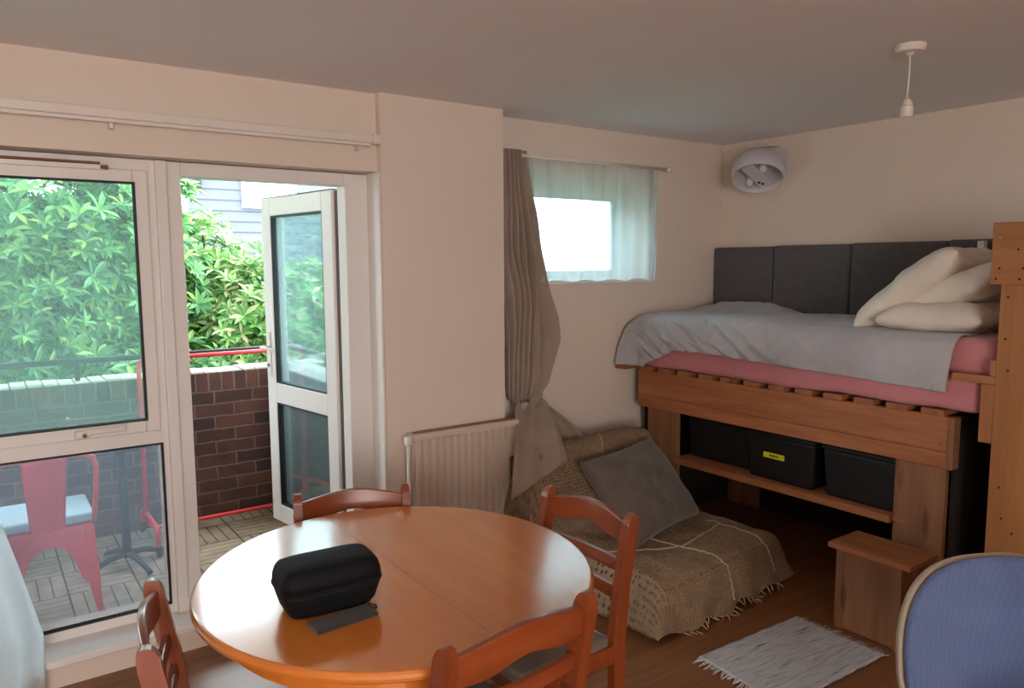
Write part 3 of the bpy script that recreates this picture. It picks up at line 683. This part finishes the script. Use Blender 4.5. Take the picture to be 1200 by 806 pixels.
# headboard panels
for i, (y0, y1) in enumerate(((2.895, 3.352), (2.385, 2.888), (1.862, 2.378), (1.36, 1.855))):
    o = obj('headboard_panel', rbox((4.055, y0, 1.17), (4.128, y1, 1.693+.004*i), .014, 3), m_head, None, smooth=False)
    tag(o, ['charcoal padded wall panel in the corner by the small window wall', 'charcoal padded wall panel, second from the room corner', 'charcoal padded wall panel partly behind the big leaning pillow, third from the corner', 'charcoal padded wall panel nearest the tall timber frame'][i], 'headboard', 'padded panels on the wall')
o = obj('white_batten', B((4.012, 1.668, 1.27), (4.050, 1.70, 1.695)), m_white, None, .003); tag(o, 'narrow white upright batten at the end of the padded panels', 'batten')

# step box
sb = thing('step_box', (3.10, 1.625, 0), 0, 'small raw pine box step standing before the raised bed', 'step stool')
obj('lid', B((-.115, -.185, .352), (.122, .175, .375)), m_pine, sb, .003)
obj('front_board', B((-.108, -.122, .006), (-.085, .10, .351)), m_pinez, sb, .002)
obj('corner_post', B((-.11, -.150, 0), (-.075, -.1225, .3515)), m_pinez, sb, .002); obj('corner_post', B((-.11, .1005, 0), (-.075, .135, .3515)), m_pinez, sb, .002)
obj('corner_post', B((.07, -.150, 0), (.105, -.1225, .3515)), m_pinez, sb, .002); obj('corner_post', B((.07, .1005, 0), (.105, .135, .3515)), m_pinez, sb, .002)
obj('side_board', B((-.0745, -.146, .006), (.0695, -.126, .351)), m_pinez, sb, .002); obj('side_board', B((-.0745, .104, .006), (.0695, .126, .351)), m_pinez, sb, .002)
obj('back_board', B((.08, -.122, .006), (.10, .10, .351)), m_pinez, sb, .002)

# tall timber frame at the bed head
tf = thing('timber_frame', (3.2, 1.0, 0), 0, 'tall light pine plank frame at the right beside the bed head', 'wooden frame')
obj('upright', B((0, -.30, 0), (.032, .262, 1.512)), m_pinelight, tf, .003)
obj('top_board', B((-.030, -.32, 1.508), (.004, .290, 1.742)), m_pinelighty, tf, .003)
obj('post', B((.033, .18, 0), (.075, .25, 1.70)), m_pinelight, tf, .003)
obj('side_panel', B((.076, .205, 0), (.86, .225, 1.28)), m_pinelight, tf, .003)  # unseen deep sides and back, added so the gap by the bed stays dark
obj('side_panel', B((.033, -.30, 0), (.86, -.28, 1.50)), m_pinelight, tf, .003)
obj('shade_back_panel', B((.861, -.30, 0), (.88, .225, 1.5)), m_pinelight, tf, .003)
obj('side_bar', B((.004, .263, 1.118), (.030, .425, 1.150)), m_pinelighty, tf, .003)
obj('side_stub', B((.002, .263, .885), (.034, .312, 1.117)), m_pinelight, tf, .003)
obj('side_stub', B((.002, .263, 1.151), (.030, .284, 1.215)), m_pinelight, tf, .003)
hole_m = plain('dark_hole', (40, 22, 12), .8)
for (y, z) in ((.235, 1.46), (.235, 1.30), (.22, 1.18), (.10, 1.44), (.225, .72), (.21, .6), (.17, .55)): obj('nail_hole', T([(.0015, y, z), (-.001, y, z)], .0045, 10), hole_m, tf)
for (y, z) in ((.20, 1.64), (.26, 1.57), (.18, 1.57), (.27, 1.53), (.19, 1.53)): obj('nail_hole', T([(-.0285, y, z), (-.031, y, z)], .0045, 10), hole_m, tf)
obj('screw', T([(-.0285, .262, 1.685), (-.032, .262, 1.685)], .006, 10), m_metal, tf)

# ------------------------------------------------------------------ low foam lounge seat, throw, cushion
ls = thing('lounge_seat', (2.7, 2.6, 0), R(5), 'low foam lounge seat in the corner under the throw', 'armchair')
def soft(a, b, r, amp, f=4): 
    bm = rbox(a, b, r, 4); bmesh.ops.subdivide_edges(bm, edges=[e for e in bm.edges if e.calc_length() > .1], cuts=8, use_grid_fill=True)
    for v in bm.verts: v.co += Vector((.6, .6, .6))*amp*noise.noise(v.co*f)
    return bm
obj('seat', soft((-.46, -.40, .005), (.50, .40, .215), .05, .008), m_cushion, ls, smooth=True)
bm = soft((-.45, -.11, 0), (.47, .11, .58), .06, .008)
for v in bm.verts: v.co = Matrix.Translation((-.0, .44, .05)) @ Matrix.Rotation(R(-12), 4, 'X') @ v.co
obj('backrest', bm, m_cushion, ls, smooth=True)
def throw(u, v):
    # v: 0 behind back top -> over the back -> seat -> front hem ; local coords of lounge seat
    path = [(.60, .30), (.575, .47), (.53, .60), (.46, .655), (.385, .63), (.34, .54), (.29, .40), (.25, .29), (.20, .245), (0, .236), (-.25, .240), (-.38, .238), (-.43, .215), (-.452, .15), (-.462, .08), (-.475, .025)]
    t = v*(len(path)-1); i = min(int(t), len(path)-2); f = t-i; p0 = path[max(i-1, 0)]; p1 = path[i]; p2 = path[i+1]; p3 = path[min(i+2, len(path)-1)]
    def cr_(a, b, c, d): return .5*(2*b+(c-a)*f+(2*a-5*b+4*c-d)*f*f+(3*b-a-3*c+d)*f*f*f)
    y = cr_(p0[0], p1[0], p2[0], p3[0]); z = cr_(p0[1], p1[1], p2[1], p3[1])
    a = -1+2*u; x = .02+a*.535
    e = max(0, abs(a)-.80)/.20
    zz = z
    if e > 0:
        x = .02+math.copysign(.428+.10*math.sin(min(1, e)*PI/2)+.012*e, a); zz = z-(z-.02)*.93*(max(0, e-.12)/.88)**1.2
    back = max(0, 1-v*2.4)
    zz -= .07*back*(a*a)*(1 if a < 0 else .3)
    n1 = .013*nz(x*7, y*7, z*7)+.006*nz(x*19, y*15, z*15)
    hem = max(0, v-.86)/.14
    zz = max(.006+.004*math.sin(u*50)**2, zz+n1+.02*hem*math.sin(u*26)+.018*hem*nz(u*9, 3, 1))
    y -= .010*math.sin(u*33)*hem+.012*nz(u*8, v*7, 8)*(1 if v > .75 else .2)
    if v > .8: y -= .025*math.sin(u*PI)
    return (x, y, zz)
th = thing('crochet_throw', (2.7, 2.6, 0), R(5), 'cream open crochet throw draped over the low lounge seat', 'throw')
bm = newbm(); grid(bm, throw, 120, 150, (1.0, 1.6)); obj('cloth', bm, m_throw, th, smooth=True, solid=.006)
bm = newbm()
def on_throw(pts): return [Vector(throw(*p))+Vector((0, -.004, .007)) for p in pts]
def sm(pts, n=14):
    out = []
    for (a, b) in zip(pts, pts[1:]):
        for i in range(n): out.append((a[0]+(b[0]-a[0])*i/n+.004*math.sin(i*2.1), a[1]+(b[1]-a[1])*i/n))
    return out
for pl in ([(.38, .55), (.45, .68), (.47, .80), (.48, .97)], [(.12, .60), (.45, .66), (.86, .64)], [(.60, .08), (.56, .22), (.50, .33)], [(.20, .1), (.27, .22), (.25, .34)], [(.82, .62), (.80, .80), (.83, .95)]):
    obj('seam_strip', T(on_throw(sm(pl)), .004, 6), m_strip, th, smooth=True)
bm = newbm(); rr = random.Random(5)
for i in range(26):
    u = .16+.70*i/25; p = Vector(throw(u, .995)); 
    tube(bm, [p, p+Vector((rr.uniform(-.01, .01), -.010, -.004)), p+Vector((rr.uniform(-.02, .02), -.020-rr.random()*.016, max(-p.z+.004, -.02)))], [.004, .003, .002], 5)
for i in range(16):
    p = Vector(throw(.01+rr.random()*.04, .12+.3*i/16)); tube(bm, [p, p+Vector((-.015, -.01, -.02)), p+Vector((-.01+rr.uniform(-.02, .02), -.012, -.055))], [.005, .004, .002], 5)
obj('fringe', bm, m_strip, th, smooth=True)['kind'] = 'stuff'
cus = pillow('scatter_cushion', .66, .50, .16, (0, 0, 0), (0, 0, 0), 'large grey brown cushion propped against the lounge seat back', 11, None, m_cushion, 'cushion')
wv = Vector((.667, .16, .007)).normalized(); hv = Vector((-.232, .27, .343)); hv = (hv-wv*hv.dot(wv)).normalized(); nv = wv.cross(hv)
mc = Matrix((wv, hv, nv)).transposed().to_4x4(); mc.translation = Vector((2.765, 2.72, .425)); cus.matrix_world = mc

# ------------------------------------------------------------------ rag rug
rg_ = thing('rag_rug', (2.60, 1.705, 0), R(-2), 'small pale rag rug with fringed ends lying before the step box', 'rug')
def rugf(u, v):
    return (-.315+.63*u+.004*nz(v*12, u*3), (-.205+.41*v)+.005*nz(u*12, v*3, 2), .009+.0025*nz(u*9, v*9, 3))
bm = newbm(); grid(bm, rugf, 60, 40); obj('weave', bm, m_rug, rg_, smooth=True, solid=.008)
bm = newbm(); rr = random.Random(9)
for s in (-1, 1):
    for i in range(38):
        y = -.20+.40*i/37; a = rr.uniform(-.012, .012); L_ = rr.uniform(.025, .05)
        tube(bm, [(s*.312, y, .010), (s*(.312+L_*.5), y+a*.5, .006), (s*(.312+L_), y+a, .003)], [.0035, .003, .0018], 5)
obj('fringe', bm, plain('rug_fringe_cotton', (190, 186, 184), .95), rg_)['kind'] = 'stuff'

# ------------------------------------------------------------------ wall lamp
wlm = thing('wall_lamp', (XR, 2.98, 2.18), 0, 'white drum shaped wall lamp high on the side wall', 'lamp')
od = Vector((-.42, -.30, -.88)).normalized()
mt = Matrix.Translation((-.165, -.03, -.030)) @ (-od).to_track_quat('Z', 'Y').to_matrix().to_4x4()
bm = newbm(); rr_ = .150
prof = [(rr_, -.055), (rr_+.004, -.05), (rr_+.006, .0), (rr_-.004, .045), (rr_-.03, .085), (rr_-.07, .105), (rr_-.075, .1), (rr_-.036, .08), (rr_-.012, .042), (rr_-.003, .0), (rr_-.004, -.055)]
lathe(bm, prof+[prof[0]], 56, mt)
m_shade = plain('lilac_white_shade', (206, 198, 204), .3, var=.02)
sh = obj('lamp_shade', bm, m_shade, wlm, smooth=True)
bm = newbm(); mm = mt @ Matrix.Translation((-.01, -.02, -.02)) @ Matrix.Rotation(R(-30), 4, 'Z')
box(bm, (-.03, -.11, -.004), (.055, .125, .004), mm); obj('inner_plate', bm, m_shade, wlm, .003)
bm = newbm()
for k in (0, 1): lathe(bm, [(0, -.0075), (.009, -.0075), (.009, -.0045), (0, -.0045)], 14, mm @ Matrix.Translation((.02+.012*k, -.075+.024*k, 0)))
obj('plate_screw', bm, m_dark, wlm)
bm = newbm(); lathe(bm, [(0, -.045), (.016, -.042), (.024, -.025), (.022, -.005), (.014, .012), (.013, .06), (0, .06)], 20, mt @ Matrix.Translation((-.03, .055, .0))); obj('bulb', bm, plain('frosted_bulb', (225, 228, 235), .2), wlm, smooth=True)
bm = newbm(); lathe(bm, [(0, -.045), (.016, -.042), (.024, -.025), (.022, -.005), (.014, .012), (.013, .06), (0, .06)], 20, mt @ Matrix.Translation((.05, -.085, .0))); obj('bulb', bm, bpy.data.materials['frosted_bulb'], wlm, smooth=True)
bm = newbm(); lathe(bm, [(0, 0), (.095, 0), (.10, .004), (.10, .018), (.09, .022), (0, .022)], 40, Matrix.Translation((0, -.045, .02)) @ Matrix.Rotation(R(-90), 4, 'Y')); obj('mount_plate', bm, m_shade, wlm, smooth=False)
bm = newbm(); tube(bm, [(-.018, 0, .03), (-.07, 0, .035), (-.10, 0, .02)], .02, 12); obj('arm', bm, m_shade, wlm, smooth=True)
obj('top_bracket', rbox((-.10, -.06, .128), (-.002, .055, .139), .003), m_white, wlm)

# ------------------------------------------------------------------ pendant
pn = thing('pendant_light', (2.80, 1.448, H), 0, 'bare white pendant lampholder hanging from a ceiling rose', 'lamp')
bm = newbm(); lathe(bm, [(0, 0), (.052, 0), (.053, -.012), (.046, -.024), (.016, -.028), (.010, -.036), (0, -.036)], 36); obj('ceiling_rose', bm, m_white, pn, smooth=False)
obj('cord', T([(0, 0, -.034), (.0015, 0, -.1), (-.003, .002, -.19)], .003, 8), m_white, pn, smooth=True)
bm = newbm(); lathe(bm, [(0, -.183), (.008, -.185), (.016, -.196), (.020, -.212), (.020, -.2135)], 24); lathe(bm, [(.0215, -.214), (.0215, -.252), (.018, -.2535), (.016, -.25), (.016, -.22), (0, -.219)], 24)
for v in bm.verts: v.co.x -= .003
obj('lampholder', bm, m_white, pn, smooth=True)
obj('collar_gap', T([(-.003, 0, -.2125), (-.003, 0, -.2145)], .0212, 24), m_dark, pn)

# ------------------------------------------------------------------ blue chair bottom right
bc = thing('blue_armchair', (2.02, .60, 0), 0, 'blue fabric chair with a pale rim at the lower right corner', 'chair')
bang = math.atan2(-.22, .46)
mb = Matrix.Translation((0.160, .13, -.060)) @ Matrix.Rotation(bang, 4, 'Z') @ Matrix.Translation((0, 0, .42)) @ Matrix.Rotation(R(-24), 4, 'X')
def shell(off, sc, z0=0):
    def f(u, v):
        a = -1+2*u; b = v
        wv = (1-max(0, b-.45)**2.6/.55**2.6*.0)
        ht = .46*(1-.0)
        # superellipse outline
        ex = 2.5
        top = (1-abs(a)**ex)**(1/ex)
        x = a*.37*sc*(.66+.34*min(1, b*1.3)); z = z0+b*top*ht*sc
        y = off-.05*(a*a)
        return mb @ Vector((x, y, z))
    return f
bm = newbm(); grid(bm, shell(-.012, .975, .0), 48, 24); o = obj('back_pad', bm, m_blue, bc, smooth=True, solid=.022)
bm = newbm(); grid(bm, shell(.012, 1.0, 0), 48, 24); obj('back_shell', bm, plain('pale_ply_shell', (176, 160, 140), .5), bc, smooth=True, solid=.016)
bm = newbm(); grid(bm, lambda u, v: mb @ Vector(((-1+2*u)*.26, -.02-.42*v, .0+.018*math.sin(u*PI)-.0)), 20, 20); obj('seat', bm, m_blue, bc, smooth=True, solid=.06)
for sx in (-1, 1):
    for y in (-.04, -.38):
        p = mb @ Vector((sx*.22, y, -.02)); obj('leg', T([p, (p.x+(sx*.02), p.y, 0)], [.016, .012], 12), m_pinelight, bc, smooth=True)

# ------------------------------------------------------------------ balcony
ZB = 0.0; PY = 4.92; PXR = 1.60; CT = .93
struct('floor_balcony', B((-2.6, 3.44, -.08), (1.9, 5.2, ZB)), m_deck, label='wooden slatted deck tiles of the balcony floor', cat='balcony floor').name = 'balcony_floor'
bm = newbm(); box(bm, (-2.6, PY, 0), (PXR+.22, PY+.22, CT-.12)); struct('parapet_wall', bm, m_brickx, label='dark brick parapet facing the room', cat='wall')
struct('parapet_wall', B((PXR, 3.66, 0), (PXR+.22, PY, CT-.12)), m_bricky, label='dark brick side parapet beside the open door', cat='wall')
struct('parapet_top', B((-2.6, PY-.003, CT-.12), (PXR+.22, PY+.223, CT-.008)), m_soldx, label='brick on edge course along the parapet', cat='wall')
struct('parapet_top', B((PXR-.003, 3.66, CT-.12), (PXR+.223, PY-.004, CT-.008)), m_soldy, label='brick on edge course on the side parapet', cat='wall')
bm = newbm()
for i in range(58): box(bm, (-2.6+i*.078, PY-.004+.003*math.sin(i*2.3), CT-.008), (-2.6+i*.078+.070, PY+.224, CT+.004*math.sin(i*5.1)))
struct('parapet_coping', bm, m_coping, label='pale weathered top of the parapet', cat='wall')
bm = newbm(); box(bm, (PXR-.004, 3.66, CT-.008), (PXR+.224, PY-.006, CT)); struct('parapet_coping', bm, m_coping, label='pale weathered top of the side parapet', cat='wall')
struct('shade_slab', B((-3.2, 3.44, 2.50), (1.85, 5.45, 2.62)), plain('slab_render', (196, 190, 182), .9), label='unseen slab added above the balcony to block sky light', cat='balcony')  # out-of-view slab added to cut sky light on the balcony
struct('shade_wall', B((-2.75, 3.44, 0), (-2.6, 5.2, 2.5)), m_bricky, label='unseen brick wall added to shade the balcony', cat='wall')  # out-of-view wall added to cut side light on the door leaf
ra = thing('balcony_railing', (0, PY+.10, CT), 0, 'thin dark metal handrail on top of the brick parapet', 'railing')
obj('handrail', B((-2.5, -.02, .098), (PXR+.13, .02, .128)), m_dark, ra, .003)
obj('handrail', B((PXR+.09, 3.7-PY-.10, .098), (PXR+.13, -.0205, .128)), m_dark, ra, .003)
for x in (-2.0, -.75, .46, 1.66): obj('post', B((x-.012, -.012, 0), (x+.012, .012, .0975)), m_dark, ra)
obj('post', B((PXR+.10, -1.0, 0), (PXR+.12, -.98, .0975)), m_dark, ra)
# exterior face of our own wall
# red garment rack
gr = thing('garment_rack', (1.12, 4.70, ZB), 0, 'red tubular garment rack on wheels against the parapet', 'clothes rack')
xl_, xr_ = -.385, .42
obj('frame_tube', T([(xl_, 0, .10), (xl_, 0, 1.02), (xl_+.012, 0, 1.05), (xl_+.04, 0, 1.063), (xr_-.04, 0, 1.063), (xr_-.012, 0, 1.05), (xr_, 0, 1.02), (xr_, 0, .10)], .0125, 10), m_red, gr, smooth=True)
obj('base_tube', T([(xl_, 0, .15), (xl_+.012, 0, .09), (xl_+.05, 0, .068), (xr_-.05, 0, .068), (xr_-.012, 0, .09), (xr_, 0, .15)], .0125, 10), m_red, gr, smooth=True)
for x in (xl_, xr_):
    obj('foot_tube', T([(x, .17, .055), (x, .165, .13), (x, .12, .16), (x, -.27, .16), (x, -.315, .13), (x, -.32, .055)], .0125, 10), m_red, gr, smooth=True)
    for y in (-.32, .17):
        bm = newbm(); lathe(bm, [(0, -.011), (.022, -.011), (.024, 0), (.022, .011), (0, .011)], 20, Matrix.Translation((x, y, .024)) @ Matrix.Rotation(PI/2, 4, 'Y')); box(bm, (x-.014, y-.012, .03), (x+.014, y+.012, .058)); obj('caster', bm, m_dark, gr)
# black pedestal table
pt = thing('pedestal_table', (.575, 4.36, ZB), 0, 'black pedestal table stand on the balcony behind the red chair', 'table')
obj('column', T([(0, 0, .05), (0, 0, .665)], .022, 14), m_dark, pt, smooth=True)
bm = newbm(); lathe(bm, [(0, .665), (.20, .665), (.205, .672), (.20, .685), (0, .685)], 40); obj('top', bm, m_dark, pt)
for a in (20, 110, 200, 290):
    c, s = math.cos(R(a)), math.sin(R(a)); obj('foot', T([(0, 0, .07), (c*.10, s*.10, .06), (c*.21, s*.21, .02), (c*.225, s*.225, .012)], [.018, .016, .014, .012], 8), m_dark, pt, smooth=True)
# red metal chair (back towards the room)
rc = thing('metal_chair', (.200, 3.84, ZB), 0, 'red pressed metal chair standing on the balcony decking, back to the window', 'chair')
obj('back_hoop', T([(-.185, .06, .42), (-.196, .03, .55), (-.203, .005, .69), (-.190, -.008, .735), (-.15, -.015, .755), (0, -.02, .765), (.15, -.015, .755), (.190, -.008, .735), (.203, .005, .69), (.196, .03, .55), (.185, .06, .42)], .0115, 12), m_red, rc, smooth=True)
bm = newbm(); grid(bm, lambda u, v: ((-1+2*u)*(.088-.022*v), .0-.016+.06*v-.008*math.cos((u-.5)*PI), .758-.37*v), 10, 12); obj('back_splat', bm, m_red, rc, smooth=True, solid=.004)
obj('seat', rbox((-.18, .03, .395), (.18, .37, .415), .009), m_red, rc)
def skirt(sgn, y0, dy):
    bm = newbm(); n = 24; po_ = []
    top = [(-.178+.356*i/n, .405) for i in range(n+1)]
    bot = []
    for i in range(n+1):
        x = -.178+.356*i/n; a = abs(x)/.115
        bot.append((x, .375-.0*a if a < 0 else (.335-.16*(a**3.2) if a < 1 else .17)))
    vs = [[], []]
    for (x, z), (x2, z2) in zip(top, bot):
        vs[0].append(bm.verts.new((x, y0, z))); vs[1].append(bm.verts.new((x2*(1+.12*(.4-z2)), y0+dy*(.4-z2), z2)))
    for i in range(n): bm.faces.new((vs[0][i], vs[0][i+1], vs[1][i+1], vs[1][i]))
    return bm
obj('apron', skirt(1, .032, -.12), m_red, rc, solid=.004); obj('apron', skirt(1, .368, .12), m_red, rc, solid=.004)
for sx in (-1, 1):
    for y, dy in ((.033, -.055), (.367, .055)):
        bm = newbm(); rgs = []
        for t_, w_ in ((.40, .030), (.25, .042), (.16, .040), (0, .016)):
            k = (.4-t_)/.4; cx_ = sx*(.165+.0*k-.0); cx_ = sx*(.178-w_*.5+.012*k); cy = y+dy*k
            rgs.append([bm.verts.new((cx_+a*w_*.62, cy+b*.012, t_)) for a, b in ((-1, -1), (1, -1), (1, 1), (-1, 1))])
        for A_, D_ in zip(rgs, rgs[1:]):
            for i in range(4): bm.faces.new((A_[i], A_[(i+1) % 4], D_[(i+1) % 4], D_[i]))
        bm.faces.new(rgs[0][::-1]); bm.faces.new(rgs[-1]); obj('leg', bm, m_red, rc, .004)
sc_ = obj('seat_cushion', rbox((-.19, .06, 0), (.19, .42, .045), .016), m_pad, None, smooth=True); sc_.location = (.200, 3.83, ZB+.416); tag(sc_, 'square pale grey cushion on the red metal chair', 'cushion')

# ------------------------------------------------------------------ garden
struct('ground', B((-20, 5.3, -2.7), (30, 30, -2.6)), m_grass, label='lawn below the balcony', cat='ground')
def shrub(name, lab, blobs, nwh, mat, L0, seed, trunk, xside=-1):
    rr = random.Random(seed); t = thing(name, (trunk[0], trunk[1], -2.6), 0, lab, 'shrub'); o0 = Vector((trunk[0], trunk[1], -2.6))
    verts = []; faces = []
    def leaf_(p, d, n, L, w):
        s = d.cross(n); s.normalize(); n2 = s.cross(d); b = len(verts)
        pts = [(0, 0, 0), (.3, .8, .05), (.65, .95, .03), (1.0, 0, -.14), (.65, -.95, .03), (.3, -.8, .05), (.33, 0, -.015), (.68, 0, -.05)]
        for a, c, z in pts: verts.append(p+d*(a*L)+s*(c*w)+n2*(z*L))
        faces.extend([(b, b+6, b+1), (b+1, b+6, b+7, b+2), (b+2, b+7, b+3), (b, b+5, b+6), (b+5, b+4, b+7, b+6), (b+4, b+3, b+7)])
    tot = sum(b[3]*b[4]*b[5] for b in blobs)
    for (cx, cy, cz, rx, ry, rz) in blobs:
        for i in range(int(nwh*rx*ry*rz/tot)):
            while True:
                q = Vector((rr.gauss(0, 1), rr.gauss(0, 1), rr.gauss(0, 1)))
                if q.length > .1: break
            q.normalize(); k = rr.uniform(.62, 1.04)
            p = Vector((cx+q.x*rx*k, cy+q.y*ry*k, cz+q.z*rz*k))
            if p.y < 5.30 or (xside and (p.x > 1.5) == (xside < 0)): continue
            ax = (q+Vector((rr.uniform(-.4, .4), rr.uniform(-.4, .4)-.2, .75))).normalized()
            e1 = ax.orthogonal().normalized(); e2 = ax.cross(e1); n = rr.randint(6, 9); ph = rr.random()*6
            L = L0*rr.uniform(.7, 1.15)
            for j in range(n):
                a = ph+2*PI*j/n; el = rr.uniform(.15, .7)
                d = ((e1*math.cos(a)+e2*math.sin(a))*math.cos(el)+ax*math.sin(el)).normalized()
                leaf_(p-o0, d, ax, L*rr.uniform(.8, 1.1), L*.135)
    me = bpy.data.meshes.new('foliage'); me.from_pydata([tuple(v) for v in verts], [], faces); me.materials.append(mat)
    f = bpy.data.objects.new('foliage', me); C.objects.link(f); f.parent = t
    bm = newbm()
    for (cx, cy, cz, rx, ry, rz) in blobs:
        p = Vector((cx, cy, cz))-o0
        tube(bm, [(0, 0, 0), (p.x*.3, p.y*.3, p.z*.5), tuple(p*.85), tuple(p+Vector((0, 0, rz*.6)))], [.07, .05, .03, .01], 8)
        for j in range(5):
            q = Vector((rr.uniform(-1, 1)*rx, rr.uniform(-.6, 1)*ry, rr.uniform(0, 1)*rz))*.7
            tube(bm, [tuple(p*.85), tuple(p+q*.5), tuple(p+q)], [.02, .014, .006], 6)
    obj('branches', bm, m_bark, t, smooth=True); return t
shrub('laurel_shrub', 'tall leafy green shrub filling the view of the left window', [(-.7, 6.7, 1.7, 1.2, .9, .98), (.35, 6.5, 1.7, .9, .8, .98), (.9, 6.7, 1.5, .8, .8, .9), (-.1, 6.3, 1.2, 1.0, .75, .8), (-.9, 6.4, 1.0, 1.0, .8, .9), (.6, 6.3, .5, 1.3, .8, .7), (1.10, 6.7, 2.05, .40, .45, .50)], 6200, m_leafA, .135, 21, (.1, 6.7))
shrub('young_laurel_shrub', 'bright green shrub seen through the open doorway', [(1.85, 6.6, .98, .75, .8, .80), (2.75, 6.7, .80, .8, .8, .85), (2.1, 6.3, .45, .9, .7, .6), (3.3, 6.9, .8, .8, .8, .8), (1.62, 6.8, 1.55, .34, .5, .5), (2.6, 7.1, .6, 1.4, .8, .8)], 4200, m_leafB, .13, 33, (2.3, 6.8), 1)
shrub('background_tree', 'shade-darkened tree standing behind the green shrub on the left', [(-1.5, 9.8, 1.2, 2.4, 1.2, 1.9), (1.2, 10.0, .7, 2.0, 1.0, 1.5)], 1800, m_leafC, .28, 44, (-.6, 10.8), 0)
# house behind
HZ = 2.68
hs = thing('house', (4.0, 15.0, -2.6), 0, 'pale grey tile hung house behind the garden shrubs', 'house'); ho = Vector((4.0, 15.0, -2.6))
def hb(a, b): return B(Vector(a)-ho, Vector(b)-ho)
obj('wall', hb((2.2, 15.0, -2.6), (9.6, 19, 4.7)), m_siding, hs)
bm = newbm(); prism(bm, [(-2.3, 0), (5.8, 0), (5.8, .25), (-2.3, .25)], 7.3, 7.5); obj('roof', bm, plain('roof_slate', (80, 78, 84), .8), hs)
m_hwin = plain('bright_white_window', (235, 240, 245), .3)
wf_ = obj('window', hb((4.32, 14.93, HZ), (5.38, 15.0, 3.9)), m_hwin, hs)
wf_ = obj('window', hb((7.3, 14.93, HZ), (9.0, 15.0, 3.9)), m_hwin, hs)
obj('downpipe', T([Vector((3.52, 14.92, 3.0))-ho, Vector((3.52, 14.92, 4.6))-ho], .06, 10), m_dark, hs)
obj('corner_board', hb((3.20, 14.95, -2.6), (3.33, 15.02, 4.65)), m_hwin, hs)
